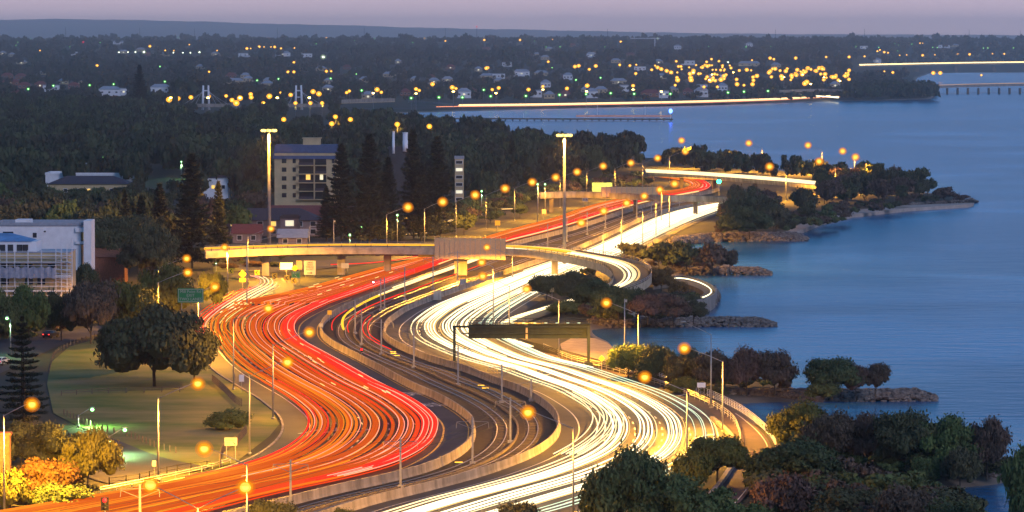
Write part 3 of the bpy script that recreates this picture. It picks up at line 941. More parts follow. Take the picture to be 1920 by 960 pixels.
for x, y, w_, d_ in ((627, 512, 1.9, 3.2), (868, 515, 3.2, 4.5), (500, 508, 1.8, 3.0), (1035, 500, 1.6, 2.4), (735, 510, 1.8, 3)):
    p = G(x, y, 0); b = MB(); q = min(range(ELEV), key=lambda i: abs(nr[i].lerp(fr[i], .5).x / nr[i].y - p.x / p.y)); c = nr[q].lerp(fr[q], .5)
    b.box((c.x - o0.x, c.y - o0.y, (c.z - 1.5) / 2 - o0.z), (w_, d_, c.z - 1.5)); b.build('pier', M_conc, ov)
# throw screen over the freeway
sc_ = MB()
ia = [i for i in range(36) if 812 < nr[i].x / nr[i].y * F + 960 < 952]
Pn = [nr[i] + (nr[i] - fr[i]).normalized() * 0.5 for i in range(ia[0], ia[-1] + 1)]
Pf = [fr[i] + (fr[i] - nr[i]).normalized() * 0.5 for i in range(ia[0], ia[-1] + 1)]
for P in (Pn, Pf):
    vs = []
    for p in P:
        p = p - o0
        vs += [(p.x, p.y, p.z - 2.0), (p.x, p.y - 0.08, p.z + 2.6), (p.x, p.y + 0.06, p.z + 2.6), (p.x, p.y + 0.08, p.z - 2.0)]
    m_ = len(P); fs = []
    for i in range(m_ - 1):
        for k in range(4):
            fs.append((i * 4 + k, (i + 1) * 4 + k, (i + 1) * 4 + (k + 1) % 4, i * 4 + (k + 1) % 4))
    b = MB(); b.add(vs, fs); b.build('throw_screen', M_screen, ov)
    b = MB()
    for k in range(15):
        q = P[0].lerp(P[-1], k / 14) - o0; b.tube([(q.x, q.y - 0.15, q.z - 1.8), (q.x, q.y - 0.15, q.z + 2.7), (q.x, q.y + 0.5, q.z + 3.0)], 0.05, 4)
    b.build('screen_posts', M_steel, ov)
# clearance plate hung on the near side
b = MB(); q = G(800, 478, 5.2) - o0; b.box((q.x, q.y - 1.2, q.z), (4.2, 0.1, 0.9)); cpz = b.build('clearance_sign', M_syellow, ov)

# ramp on the ground
rp_ = MB(); rp_.strip([p + Vector((0, 0, 0.03)) for p in fr[ELEV:]], [p + Vector((0, 0, 0.03)) for p in nr[ELEV:]])
tag(rp_.build('loop_ramp', M_asph), kind='structure')
em = MB(); em.slab([p + Vector((0, 0, -0.0)) for p in fr[ELEV:]], [p + Vector((0, 0, 0.0)) for p in nr[ELEV:]], 1.2)
tag(em.build('ramp_embankment', M_mulch), kind='structure')
for k, (t, a, b_, m, r_) in enumerate(((0.30, 30, 108, TW[0], 0.09), (0.42, 28, 108, TW[2], 0.11), (0.52, 30, 108, TW[0], 0.1), (0.58, 24, 104, TW[0], 0.09), (0.68, 30, 66, TW[1], 0.09), (0.5, 0, 40, TW[1], 0.10), (0.3, 0, 40, trail_mat('overpass_amber', (1.0, 0.42, 0.02), 1.8), 0.18), (0.12, 0, 40, trail_mat('overpass_amber', (1.0, 0.42, 0.02), 1.8), 0.18))):
    q = MB(); P = [nr[i].lerp(fr[i], t) + Vector((0, 0, 0.75 if k < 5 else 1.25)) for i in range(a, min(b_, len(nr)))]
    for s in (-0.35, 0.35): q.tube([p + (fr[i + a] - nr[i + a]).normalized() * s for i, p in enumerate(P)], r_, 4)
    lab = 'amber' if k > 4 else 'white'
    tag(q.build('light_trail', m), '%s light trail running %s' % (lab, ('along the straight part of the overpass, on its %s side' % ('middle', 'near', 'edge')[k - 5]) if k > 4 else 'round the curl of the loop ramp, %s from the inside' % ORD[k]), 'light trail', lab + ' trails on the overpass')

# small loop at the water's edge
LO = [(1225, 530), (1262, 524), (1290, 525), (1318, 533), (1338, 545), (1340, 556), (1322, 566), (1290, 572), (1240, 580), (1180, 590)]
LI = [(1225, 536), (1258, 531), (1283, 532), (1303, 538), (1318, 546), (1318, 552), (1303, 558), (1275, 562), (1232, 570), (1170, 578)]
lo = smooth3([G(x, y, 0.9) for x, y in LO]); li = smooth3([G(x, y, 0.9) for x, y in LI])
lp = empty('causeway_loop', lo[0], 'small walled road loop pushed out over the water, beyond the orange shrub', 'causeway')
o1 = lo[0].copy(); s1 = lambda P, dz=0: [Vector((p.x - o1.x, p.y - o1.y, p.z - o1.z + dz)) for p in P]
b = MB(); b.slab(s1(lo), s1(li), 2.6); b.build('roadway', M_conc2, lp)
b = MB(); e = [lo[i] + (lo[i] - li[i]).normalized() * 0.5 for i in range(len(lo))]; b.slab(s1(e, 0.9), s1(lo, 0.9), 3.6); b.build('sea_wall', M_conc, lp)
q = MB(); q.tube([lo[i].lerp(li[i], 0.35) + Vector((0, 0, 0.6)) for i in range(4, len(lo))], 0.14, 4)
tag(q.build('light_trail', TW[2]), 'thin pale streak bending round the small causeway loop', 'light trail')

# ---------------------------------------------------------------- second overpass, further off
def simple_bridge(name, label, P, z, w, deck_m, par=0.8, thick=1.0, screen=None, piers=()):
    P = smooth3([G(x, y, z) for x, y in P])
    r_ = empty(name, P[0], label, 'bridge'); o = P[0].copy()
    A = [p - o for p in P]; B = [a + Vector((0, w, 0)) for a in A]
    b = MB(); b.slab(B, A, thick); b.build('deck', deck_m, r_)
    for Q, s in ((A, -1), (B, 1)):
        b = MB(); e = [p + Vector((0, 0.3 * s, par)) for p in Q]; f = [p + Vector((0, 0, par)) for p in Q]
        b.slab(f if s < 0 else e, e if s < 0 else f, par + thick * 0.6); b.build('parapet', M_conc, r_)
    for x in piers:
        c = min(P, key=lambda q: abs(q.x / q.y * F + 960 - x)) - o
        b = MB(); b.box((c.x, c.y + w / 2, (c.z - thick - z) / 2 - 0.4), (1.4, w * 0.5, z - thick + 1.2)); b.build('pier', M_conc2, r_)
    return r_, o, A
b2, o2, A2 = simple_bridge('footbridge', 'far amber lit bridge with a tan screen over the red lanes', [(1012, 366), (1080, 364), (1160, 367), (1240, 371), (1320, 372), (1390, 376)], 6.0, 5, M_conc, piers=(1040, 1200, 1310), thick=1.2)
b = MB(); p0, p1 = Zat(1127, 369, A2[0].y + o2.y - 0.6) - o2, Zat(1233, 369, A2[0].y + o2.y - 0.6) - o2
b.box(((p0.x + p1.x) / 2, p0.y - 0.5, p0.z + 1.7), (p1.x - p0.x, 0.12, 3.4)); b.build('throw_screen', M_screen, b2)
b = MB()
for k in range(12):
    q = p0.lerp(p1, k / 11); b.box((q.x, q.y - 0.65, q.z + 2.0), (0.1, 0.1, 4.4))
b.build('screen_posts', M_steel, b2)
simple_bridge('flyover', 'far flyover carrying white headlights above the red bend', [(1205, 324), (1300, 329), (1400, 336), (1480, 343), (1570, 352)], 5.5, 10, M_conc, thick=1.3, piers=(1280, 1350, 1420, 1500))
for k in range(6):
    q = MB(); P = smooth3([G(x, y, 6.2) for x, y in ((1212, 322.5), (1300, 327), (1400, 334), (1480, 340.5), (1562, 349))]); q.tube([p + Vector((0, 1.5 + k * 1.3, 0.15 * k)) for p in P], 0.2, 4)
    tag(q.build('light_trail', TW[0]), 'white streak along the far flyover, %s from its near parapet' % ORD[k], 'light trail', 'white trails on the far flyover')
# frontage road trail among trees
for k in range(2):
    q = MB(); P = smooth3([G(x, y, 0.7) for x, y in ((700, 440), (775, 439), (800, 434), (830, 420), (848, 411), (875, 401), (905, 394), (965, 391))]); q.tube([p + Vector((k * 0.9, 0, 0)) for p in P], 0.13, 4)
    tag(q.build('light_trail', TW[1]), 'warm streak on the frontage road among the dark pines', 'light trail', 'trails on the frontage road')
q = MB(); P = smooth3([G(x, y, 0.7) for x, y in ((620, 496), (690, 493), (745, 487), (790, 478))]); q.tube(P, 0.12, 4)
tag(q.build('light_trail', TR[0]), 'thin red streak on the street behind the overpass pier', 'light trail')

# far shore freeway
sh_ = [(640, 205), (760, 204.5), (860, 203), (1000, 201), (1130, 198.5), (1280, 195.5), (1400, 192.5), (1480, 189), (1530, 186), (1575, 184)]
P = smooth3([GT(x, y) for x, y in sh_])
q = MB(); q.strip([p + Vector((0, 35, 0.05)) for p in P], [p + Vector((0, -2, 0.05)) for p in P]); tag(q.build('shore_freeway', M_asph), kind='structure')
for k in range(7):
    q = MB(); i0 = 10 if k % 2 else (8 + k)
    q.tube([p + Vector((0, k * 4.5, 1.2 + 0.5 * (k % 3))) for p in P[i0:]], 0.3, 4)
    tag(q.build('light_trail', trail_mat('far_gold', (1.0, 0.60, 0.25), 2.6) if k % 3 else trail_mat('far_pink', (1.0, 0.32, 0.14), 1.6)), 'long level streak along the far shore, %s from the water' % ORD[k], 'light trail', 'trails on the far shore freeway')
for k in range(4):
    q = MB(); q.tube(smooth3([GT(x, y, 3) for x, y in ((1482, 176), (1510, 178.5), (1545, 181), (1572, 182.5 + k * .4))]), 0.5, 4)
    tag(q.build('light_trail', TW[2]), '%s hot white streak at the far interchange' % ORD[k], 'light trail', 'trails at the far interchange')

# ================================================================ lamps
LP = 10.0
def lamp_light(name, parent, loc, power, color, spot=R(172), radius=0.3):
    l = bpy.data.lights.new(name, 'SPOT'); l.energy = power * LP; l.color = color; l.spot_size = spot; l.spot_blend = 0.25; l.shadow_soft_size = 0.12
    o = bpy.data.objects.new(name, l); COL.objects.link(o); o.parent = parent; o.location = loc
    return o
SOD = (1.0, 0.43, 0.03)
MER = (0.45, 1.0, 0.35)
LAMP_MESH = {}
n_lamp = 0


def shells(x, z, size, parent):  # nested emitting shells, shaped as the halo of glow round a lamp
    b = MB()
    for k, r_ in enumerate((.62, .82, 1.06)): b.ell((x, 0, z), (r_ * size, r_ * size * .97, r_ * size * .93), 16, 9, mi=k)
    b.build('glow_shells', G_hal, parent, True)


def street_lamp(hx, hy, bx, label, group='tall sodium lamps along the freeway', by=None, h=12.6, glass=None, power=9000, lit=True, col=SOD, size=1.0, light=True, z0=0.0):
    """pole, rising arm, lantern head and glowing bowl"""
    if by is None: by = 68 + (hy - 68) * 60.0 / (60 - h)
    p = G(bx, by, z0)
    hd = Zat(hx, hy, p.y)
    zt = hd.z - min(1.9, abs(hd.x - p.x) * 0.36) - 0.1
    rt = empty('street_lamp', p, label, 'street lamp', group)
    loc = hd - p
    zt -= p.z
    s = 1 if loc.x >= 0 else -1
    b = MB(); b.tube([(0, 0, -0.2), (0, 0, zt)], [0.15, 0.075], 8); b.box((0, 0, 0.1), (0.5, 0.5, 0.25)); b.build('pole', M_steel, rt, True)
    if abs(loc.x) > 0.4:
        b = MB(); b.tube([(0, 0, zt - 0.15), (loc.x * 0.35, 0, zt + (loc.z - zt) * 0.38), (loc.x - s * 0.5, 0, loc.z + 0.02)], [0.06, 0.055, 0.045], 6); b.build('arm', M_steel, rt, True)
    b = MB(); b.ell((loc.x, 0, loc.z + 0.25), (0.50 * size, 0.28 * size, 0.13), 10, 6); b.build('lantern', M_steel, rt, True)
    if lit:
        b = MB(); b.ell((loc.x, 0, loc.z - 0.10), (0.34 * size, 0.30 * size, 0.28 * size), 12, 7); lg = b.build('lamp_glass', glass or E_sod, rt, True)
        b = MB(); b.ell((loc.x, 0, loc.z - 0.10), (0.48 * size, 0.46 * size, 0.44 * size), 14, 8); b.build('glow_globe', G_mer if glass is E_mer else G_sod, lg, True)
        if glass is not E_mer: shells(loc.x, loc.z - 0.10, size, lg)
        if light: lamp_light('lamp_light', rt, (loc.x, 0, loc.z - 0.10 - 1.06 * size - .16), power, col)
    return rt

N = [(60, 757, 8, 'with the widest amber glow, beside the near Norfolk pine', 962, 16000), (371, 718, 297, 'lit by itself over the park fence, right of the fig tree', 900, 20000), (383, 840, 464, 'low at the bottom, before the yellow road sign', 1065, 14000),
     (503, 577, 438, 'over the left red lanes, upper of three in a row', 730, 2600), (580, 622, 512, 'over the red lanes beside the barrier bend', 785, 2600), (539, 678, 468, 'over the red lanes, lower of three in a row', 851, 2400),
     (1137, 567, 1197, 'in front of the dark shrubs behind the gantry', 710, 13000), (1283, 652, 1355, 'with a yellow pole standing beside the water path', 810, 12000), (1209, 706, 1288, 'low over the guard rail of the white lanes', 850, 9000),
     (990, 772, 1075, 'hanging over the railway in the near bend', 975, 5500), (987, 541, 1048, 'in front of the shrubs inside the loop ramp', 672, 8000), (913, 463, 961, 'shining before the tan screen of the overpass', 524, 11000),
     (905, 517, 955, 'just below the overpass over the railway', 640, 4500), (903, 491, 925, 'tucked under the overpass screen', 618, 6000), (350, 484, 297, 'upper one of the pair in the ochre tree', 600, 9000),
     (352, 510, 297, 'lower one of the pair in the ochre tree', 634, 8000), (421, 463, 427, 'at the left end of the overpass', 550, 8500), (403, 537, 372, 'at the mouth of the exit ramp', 668, 6000), (508, 428, 465, 'beside the foot of the left light mast', 524, 6000)]
for hx_, hy_, bx_, lb, by_, pw in N:
    street_lamp(hx_, hy_, bx_, 'amber street lamp ' + lb, by=by_, power=pw)
street_lamp(1281, 606, 1333, 'unlit street lamp with a long arm before the second rock groyne', by=765, lit=False)
street_lamp(522, 441, 463, 'unlit street lamp reaching over the left end of the overpass', by=575, lit=False)
# twin lamp at the bottom
p = G(372, 1160, 0); rt = empty('twin_street_lamp', p, 'tall lamp with two arms spread over the lanes at the bottom edge', 'street lamp')
zc = Zat(372, 952, p.y).z
b = MB(); b.tube([(0, 0, 0), (0, 0, zc)], [0.17, 0.08], 8); b.build('pole', M_steel, rt, True)
for hx_, hy_, pw in ((282, 908, 7000), (460, 912, 9000)):
    hd = Zat(hx_, hy_, p.y) - p
    b = MB(); b.tube([(0, 0, zc - .1), (hd.x * .5, 0, zc + (hd.z - zc) * .5), (hd.x, 0, hd.z)], 0.05, 6); b.build('arm', M_steel, rt, True)
    b = MB(); b.ell((hd.x, 0, hd.z + .12), (0.62, 0.3, 0.15), 10, 6); b.build('lantern', M_steel, rt, True)
    b = MB(); b.ell((hd.x, 0, hd.z - .10), (0.34, 0.30, 0.28), 12, 7); lg = b.build('lamp_glass', E_sod, rt, True)
    b = MB(); b.ell((hd.x, 0, hd.z - .10), (0.58, 0.56, 0.5), 14, 8); b.build('glow_globe', G_sod, lg, True)
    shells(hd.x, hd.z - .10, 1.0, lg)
    lamp_light('lamp_light', rt, (hd.x, 0, hd.z - 1.25), pw, SOD)

ROWL = [(765, 388, 725), (830, 378, 796), (891, 365, 855), (947, 353, 911), (998, 341, 965), (1042, 332, 1009), (1082, 322, 1050), (1131, 311, 1100), (1183, 305, 1153), (1233, 296, 1205), (1285, 284, 1255), (1265, 344, 1240)]
for i, (a, b_, c) in enumerate(ROWL):
    street_lamp(a, b_, c, 'amber street lamp, %s of the row climbing left of the far red lanes' % ['first', 'second', 'third', 'fourth', 'fifth', 'sixth', 'seventh', 'eighth', 'ninth', 'tenth', 'eleventh', 'last'][i], 'sodium lamps left of the far red lanes', power=6500, size=1.55)
for i, (a, b_, c) in enumerate([(1166, 258, 1188), (1278, 263, 1302), (1404, 268, 1429), (1515, 272, 1541), (1580, 283, 1602), (1604, 294, 1624), (1536, 302, 1566), (1443, 312, 1474)]):
    street_lamp(a, b_, c, 'glowing amber street lamp on the wooded point, %s from the left' % ['first', 'second', 'third', 'fifth', 'seventh', 'last', 'sixth', 'fourth'][i], 'sodium lamps on the wooded point', power=13000, size=1.7)
for i, (a, b_, c) in enumerate([(1132, 395, 1165), (1175, 380, 1205), (1208, 367, 1230), (1237, 355, 1255), (1090, 417, 1131)]):
    street_lamp(a, b_, c, 'glowing amber street lamp low over the far red lanes, %s' % ['brightest', 'second brightest', 'under the screen bridge', 'beside the bridge screen', 'nearest'][i], 'sodium lamps over the far red lanes', power=8000, size=1.35)
for i, (a, b_, c, by_) in enumerate([(745, 403, 745, 458), (795, 390, 795, 445), (818, 379, 818, 430), (903, 358, 903, 405), (1008, 345, 1008, 415), (1022, 345, 1022, 400), (656, 440, 656, 478), (677, 426, 677, 462), (405, 482, 405, 520), (13, 596, 20, 668), (173, 767, 147, 800), (234, 805, 205, 852), (192, 294, 192, 345), (340, 303, 340, 335)]):
    street_lamp(a, b_, c, 'green tinged street lamp ' + ['by the dark pines', 'next right by the dark pines', 'third by the dark pines', 'behind the frontage road', 'on a pole beside the yellow board', 'just right of the pole one', 'in the trees over the overpass', 'above the one in the trees over the overpass', 'below the left end of the overpass', 'at the left edge above the dark street', 'with a bent arm at the park road', 'brightest on the park lawn', 'shining on trees behind the low white building', 'small, in the trees left of the apartment tower'][i],
                'greenish lamps', by=by_, glass=E_mer, col=MER, power=1600 if i > 11 else 500 if i in (10, 11) else 260, size=0.8, lit=True)


def high_mast(px, py, ty, label):
    p = G(px, py); top = Zat(px, ty, p.y).z
    rt = empty('high_mast', p, label, 'light mast', 'high masts')
    b = MB(); b.tube([(0, 0, 0), (0, 0, top * .5), (0, 0, top)], [0.55, 0.42, 0.26], 10); b.box((0, 0, .3), (1.6, 1.6, .6)); b.build('pole', M_lampmast, rt, True)
    b = MB()
    ring = [(1.45 * math.cos(a * math.pi / 8), 1.45 * math.sin(a * math.pi / 8), top - .2) for a in range(17)]
    b.tube(ring, 0.08, 5)
    for a in range(4): b.tube([(0, 0, top - .2), (1.45 * math.cos(a * math.pi / 2), 1.45 * math.sin(a * math.pi / 2), top - .2)], 0.05, 4)
    b.build('head_frame', M_steel, rt)
    for k in range(8):
        a = k * math.pi / 4 + .2
        x, y = 1.75 * math.cos(a), 1.75 * math.sin(a)
        b = MB(); b.ell((x, y, top - .25), (0.30, 0.30, 0.24), 8, 5); lg = b.build('lamp_glass', E_sod, rt, True); b = MB(); b.ell((x, y, top - .25), (.42, .42, .38), 10, 6); b.build('glow_globe', G_sod, lg, True)
    for k in range(3):
        a = k * 2.094 - 1.57
        lamp_light('lamp_light', rt, (1.2 * math.cos(a), 1.2 * math.sin(a), top - 1.1), 7000, SOD, R(172), 0.35)
high_mast(505, 497, 243, 'tall white light mast at the left end of the overpass, amber lamps at its head')
high_mast(1058, 500, 252, 'tall white light mast right of the overpass screen, amber lamps at its head')

# masts with cameras or no lamp
def plain_pole(px, py, ty, label, m=M_steel, r=0.12, box_=False):
    p = G(px, py); top = Zat(px, ty, p.y).z; rt = empty('camera_pole', p, label, 'pole')
    b = MB(); b.tube([(0, 0, 0), (0, 0, top)], [r, r * .7], 8); b.build('pole', m, rt, True)
    b = MB(); b.box((0.2, 0, top - .4), (0.5, 0.4, 0.45)); b.build('camera_housing', m, rt)
plain_pole(1171, 690, 560, 'tall grey pole with a camera box beside the dark shrubs behind the gantry')
plain_pole(626, 480, 412, 'pale pole with a small camera box standing behind the overpass')
plain_pole(580, 478, 424, 'thin pale pole behind the overpass, left of the camera pole')


# ---------------------------------------------------------------- far lights of the suburbs
far_lbl = {'o': 'small amber street lamp glowing among the distant suburb trees', 'g': 'small greenish street lamp glowing among the distant suburb trees', 'w': 'small white floodlight in a row before the distant tree line', 'r': 'small red light far off at the horizon'}
FAR_O = [(50, 69), (87, 69), (75, 95), (199, 135), (392, 135), (407, 95), (310, 95), (326, 95), (182, 123), (355, 84), (281, 87), (480, 67), (489, 67), (509, 66), (524, 66), (547, 67), (612, 66), (463, 91), (470, 91), (486, 88), (495, 88), (508, 88), (515, 88), (527, 91), (552, 90), (540, 135), (551, 135), (551, 117), (612, 134), (621, 134),
         (908, 75), (975, 75), (999, 63), (1036, 74), (1107, 62), (1164, 78), (835, 77), (796, 72), (1028, 116), (1078, 125), (1085, 124), (1105, 130), (1117, 124), (1162, 122), (1181, 123), (1193, 122), (1192, 138), (1222, 131), (1233, 127), (1240, 130), (1250, 133), (1268, 115), (1272, 125), (1278, 130), (1270, 136), (912, 128), (915, 127),
         (1592, 107), (1621, 106), (1687, 104), (1700, 103), (1730, 104), (1753, 103), (1796, 102), (1818, 102), (1861, 101), (1883, 101), (1658, 134), (1674, 136), (1592, 132), (1750, 137), (1763, 137), (1840, 141), (1549, 107), (1492, 109), (1444, 109), (1451, 111), (1334, 111), (1325, 116), (1410, 113), (1348, 115), (1645, 96), (1650, 94), (1658, 98), (1665, 99), (1725, 81), (1730, 81)]
MID_O = [(317, 187), (334, 185), (358, 183), (392, 181), (424, 180), (435, 188), (443, 194), (450, 184), (470, 177), (471, 183), (505, 181), (527, 174), (545, 178), (587, 172), (598, 176), (494, 200), (522, 202), (554, 206), (582, 210), (604, 214), (629, 219), (532, 224), (622, 232), (657, 224), (745, 233), (805, 237),
         (655, 171), (650, 174), (707, 168), (715, 173), (780, 167), (786, 170), (855, 166), (848, 164), (923, 168), (935, 165), (811, 158), (991, 168), (1018, 162), (1063, 166), (1101, 161), (1187, 161), (1266, 160), (1345, 163), (1320, 163), (1395, 160), (1411, 158), (1382, 158)]
FAR_G = [(30, 85), (131, 88), (300, 125), (53, 167), (100, 161), (168, 160), (213, 158), (309, 153), (482, 151), (522, 148), (593, 82), (620, 147), (668, 139), (678, 170), (771, 184), (823, 183), (867, 183), (907, 169), (920, 181), (986, 180), (1049, 178), (1099, 177), (1145, 175), (1189, 176), (1257, 176), (1126, 146), (1080, 150),
         (1035, 127), (1024, 88), (1050, 88), (1134, 88), (1002, 77), (1028, 63), (702, 72), (665, 76), (774, 80), (1365, 174), (1395, 172), (1440, 171), (1329, 87), (1399, 88), (1445, 87), (1605, 88), (1648, 89), (1678, 82), (1685, 84), (1710, 83), (1683, 96), (1749, 89), (1757, 89), (1844, 90), (1852, 90), (1900, 90), (33, 79), (58, 72), (188, 80), (334, 70)]
FAR_W = [(223, 98, 1.2), (240, 98, 1.0), (254, 98, 1.4), (270, 98, 1.9), (325, 99, 1.1), (343, 99, 1.0), (357, 99, 1.1), (374, 98, 1.5), (606, 107, 2.4), (1233, 72, 1.6), (1388, 62, .8), (1365, 117, .9)]
rg = random.Random(5)
for k in range(50):
    FAR_O.append((rg.gauss(1335, 34), rg.uniform(122, 152)))
for k in range(52):
    FAR_O.append((rg.uniform(1440, 1592), 126 + abs(rg.gauss(0, 14))))
far_protos = {}
FARL = []


def far_lamp(px, py, kind, size, hgt=10.0):
    p = GT(px, py, hgt) - Vector((0, 0, hgt))
    key = (kind, round(size, 1))
    if key not in far_protos:
        b = MB(); b.tube([(0, 0, 0), (0, 0, hgt)], 0.12, 5)
        b.ell((0, 0, hgt), (size * .62, size * .6, size * .5), 10, 6, mi=1); b.ell((0, 0, hgt), (size * 1.9, size * 1.5, size * 1.7), 12, 8, mi=2)  # the larger ellipsoid is the glow round the far lamp
        far_protos[key] = b.mesh('far_lamp', [M_steel, {'o': E_sodf, 'g': E_mer, 'w': E_whtf, 'r': E_red}[kind], {'o': G_sodf, 'g': G_mer, 'w': G_wht, 'r': G_red}[kind]], True)
    o = link('street_lamp', far_protos[key]); o.location = p
    FARL.append((o, px, py, {'o': 'amber lamp', 'g': 'greenish lamp', 'w': 'white floodlight', 'r': 'red lamp'}[kind]))
    grp = {'o': 'amber lamps of the far suburbs', 'g': 'greenish lamps of the far suburbs', 'w': 'far white floodlights', 'r': 'far red lights'}[kind]
    return tag(o, far_lbl[kind], 'street lamp', grp)
E_sodf = glow('far_sodium_glass', (1.0, 0.62, 0.12), 30)
G_red = globe('red_glow_globe', (1.0, .02, .05), .8, .4)
E_whtf = glow('far_white_glass', (0.95, 1.0, 0.80), 22)
for a, b_ in FAR_O: far_lamp(a, b_, 'o', rg.choice([0.8, 1.1, 1.5]))
for a, b_ in MID_O:
    o = far_lamp(a, b_, 'o', rg.choice([.8, 1.0, 1.25]) if b_ < 198 else .8); o['label'] = 'amber street lamp near the far shore and footbridge'; o['group'] = 'amber lamps along the far shore'
    if 196 < b_ < 240: lamp_light('lamp_light', o, (0, 0, 8.6), 9000, SOD)
for a, b_ in FAR_G: far_lamp(a, b_, 'g', rg.choice([0.6, 0.8]) if b_ < 140 else 0.9)
for a, b_, s_ in FAR_W: far_lamp(a, b_, 'w', s_)
for a, b_ in ((887, 68), (156, 79)): far_lamp(a, b_, 'r', 1.2)
# area lamps added to light the far shore's strip of ground and houses
for x, y in ((320, 190), (450, 190), (580, 190), (700, 175), (850, 172), (1018, 168), (1187, 168), (1300, 136), (1335, 140), (1375, 136), (1330, 150), (1470, 145), (1505, 140), (1545, 145), (1575, 152), (1520, 158), (1240, 172), (1100, 172), (930, 175), (780, 176), (390, 192), (520, 192)):
    p = GT(x, y, 14); rt = empty('added_area_lamp', p - Vector((0, 0, 14)), 'tall added amber area lamp', 'street lamp', 'added area lamps near the far shore'); FARL.append((rt, x, y, 'tall added amber area lamp'))
    b = MB(); b.tube([(0, 0, 0), (0, 0, 14)], .15, 5); b.build('pole', M_steel, rt)
    b = MB(); b.ell((0, 0, 14), (1.0, .8, .5), 8, 5); b.build('lamp_glass', E_sodf, rt, True)  # glass of the added area lamp
    lamp_light('lamp_light', rt, (0, 0, 12.6), 120000, SOD, R(170), 0.5)  # light of the added area lamp

# ---------------------------------------------------------------- railway masts
CAT = [(545, 950, 862), (751, 915, 820), (886, 870, 783), (957, 830, 745), (941, 755, 683), (996, 752, 712), (859, 723, 648), (776, 690, 613), (715, 665, 599), (678, 647, 580), (666, 626, 563), (714, 582, 522), (721, 579, 520), (759, 563, 500), (812, 542, 480), (858, 529, 470),
       (1027, 467, 420), (1063, 453, 407), (1101, 440, 397), (1135, 428, 385), (1167, 415, 384), (1194, 408, 372), (1221, 399, 368), (1238, 399, 372), (1274, 393, 368), (263, 1040, 908)]
ordn = ['nearest the bottom', 'in front of the widest red lanes', 'at the tip of the median barrier bend', 'before the hanging lamp over the railway', 'midway in the S of the railway', 'against the second barrier', 'left of the gantry leg', 'beside the upper barrier bend', 'in the upper railway bend, right one', 'in the upper railway bend, left one', 'inside the upper barrier bend', 'first of a close pair below the overpass', 'second of a close pair below the overpass', 'thicker one below the overpass', 'in front of the yellow train streak', 'at the foot of the overpass screen']
for i, (x, y, ty) in enumerate(CAT):
    p = G(x, y, 0); top = Zat(x, ty, p.y).z
    far_ = i > 15
    rt = empty('overhead_line_mast', p, 'grey railway overhead line mast ' + (ordn[i] if i < 16 else 'with lit base at the bottom left' if i == 25 else 'standing between the far red and white lanes'), 'mast', 'masts beyond the overpass' if far_ and i != 25 else 'railway masts')
    b = MB(); b.box((0, 0, top / 2), (0.3, 0.3, top), taper=.8); b.box((0, 0, .15), (.8, .8, .4)); b.build('pole', M_steel, rt)
    b = MB()
    for s in (-1, 1):
        b.tube([(0, 0, top - .5), (s * 2.2, 0, top - .6)], .04, 4); b.tube([(0, 0, top - 1.6), (s * 2.2, 0, top - .7)], .035, 4); b.tube([(s * 2.2, 0, top - .6), (s * 2.3, 0, top - 1.5)], .03, 4)
    b.build('bracket', M_steel, rt)
for t in (0.33, 0.70):
    ys = rows(480, 1090, 6)
    b = MB(); b.tube([p + Vector((0, 0, 5.3)) for p in between(XA, XB, t, ys)], 0.025, 3); b.tube([p + Vector((0, 0, 6.1 + .25 * math.sin(i * .8))) for i, p in enumerate(between(XA, XB, t, ys))], 0.02, 3)
    tag(b.build('overhead_wire', M_dsteel), 'thin overhead wire above the %s railway track' % ('left' if t < .5 else 'right'), 'wire')
# signals and boxes on the corridor
for x, y, lb in ((529, 700, ''),):
    pass
for (x, y, w, h, lb) in ((820, 563, 1.8, 2.0, 'pale cabinet on the second barrier, nearer'), (868, 540, 1.6, 1.9, 'pale cabinet on the second barrier, farther')):
    p = G(x, y, 0); b = MB(); b.box((p.x, p.y, h / 2 + .1), (w, 1.2, h)); b.box((p.x, p.y, h + .15), (w + .15, 1.35, .12)); b.box((p.x + w * .2, p.y - .62, h / 2), (.06, .04, h * .8), mi=1)
    tag(b.build('equipment_cabinet', [M_swhite, M_sblack]), lb, 'cabinet')
def signal(px, py, c, label, m, h=1.2):
    p = G(px, py, 0); hd = Zat(px, py - 8, p.y).z; rt = empty('rail_signal', p, label, 'signal')
    b = MB(); b.tube([(0, 0, 0), (0, 0, h)], .06, 5); b.build('post', M_steel, rt); b = MB(); b.box((0, 0, h + .3), (.45, .3, .8)); b.build('housing', M_sblack, rt)
    b = MB(); b.ell((0, -.2, h + .4), (.2, .1, .2), 8, 5); b.build('lens', m, rt)
signal(678, 664, 0, 'small red railway signal low between the tracks', E_red, .5)
signal(700, 545, 0, 'railway signal glowing pink over the red lanes', glow('pink_lamp_glass', (1.0, .35, .4), 25), 1.6)
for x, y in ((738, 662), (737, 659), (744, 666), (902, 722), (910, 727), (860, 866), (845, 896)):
    b = MB(); p = G(x, y, .2); b.box((p.x, p.y, .15), (1.1, .25, .12)); tag(b.build('glowing_plate', glow('amber_plate_glow', (1, .6, .05), 1.6)), 'small amber reflector plate with an emitted glint lying beside the rail', 'reflector', 'amber reflectors beside the rails')  # the plate emits its glint, there is no lamp in it

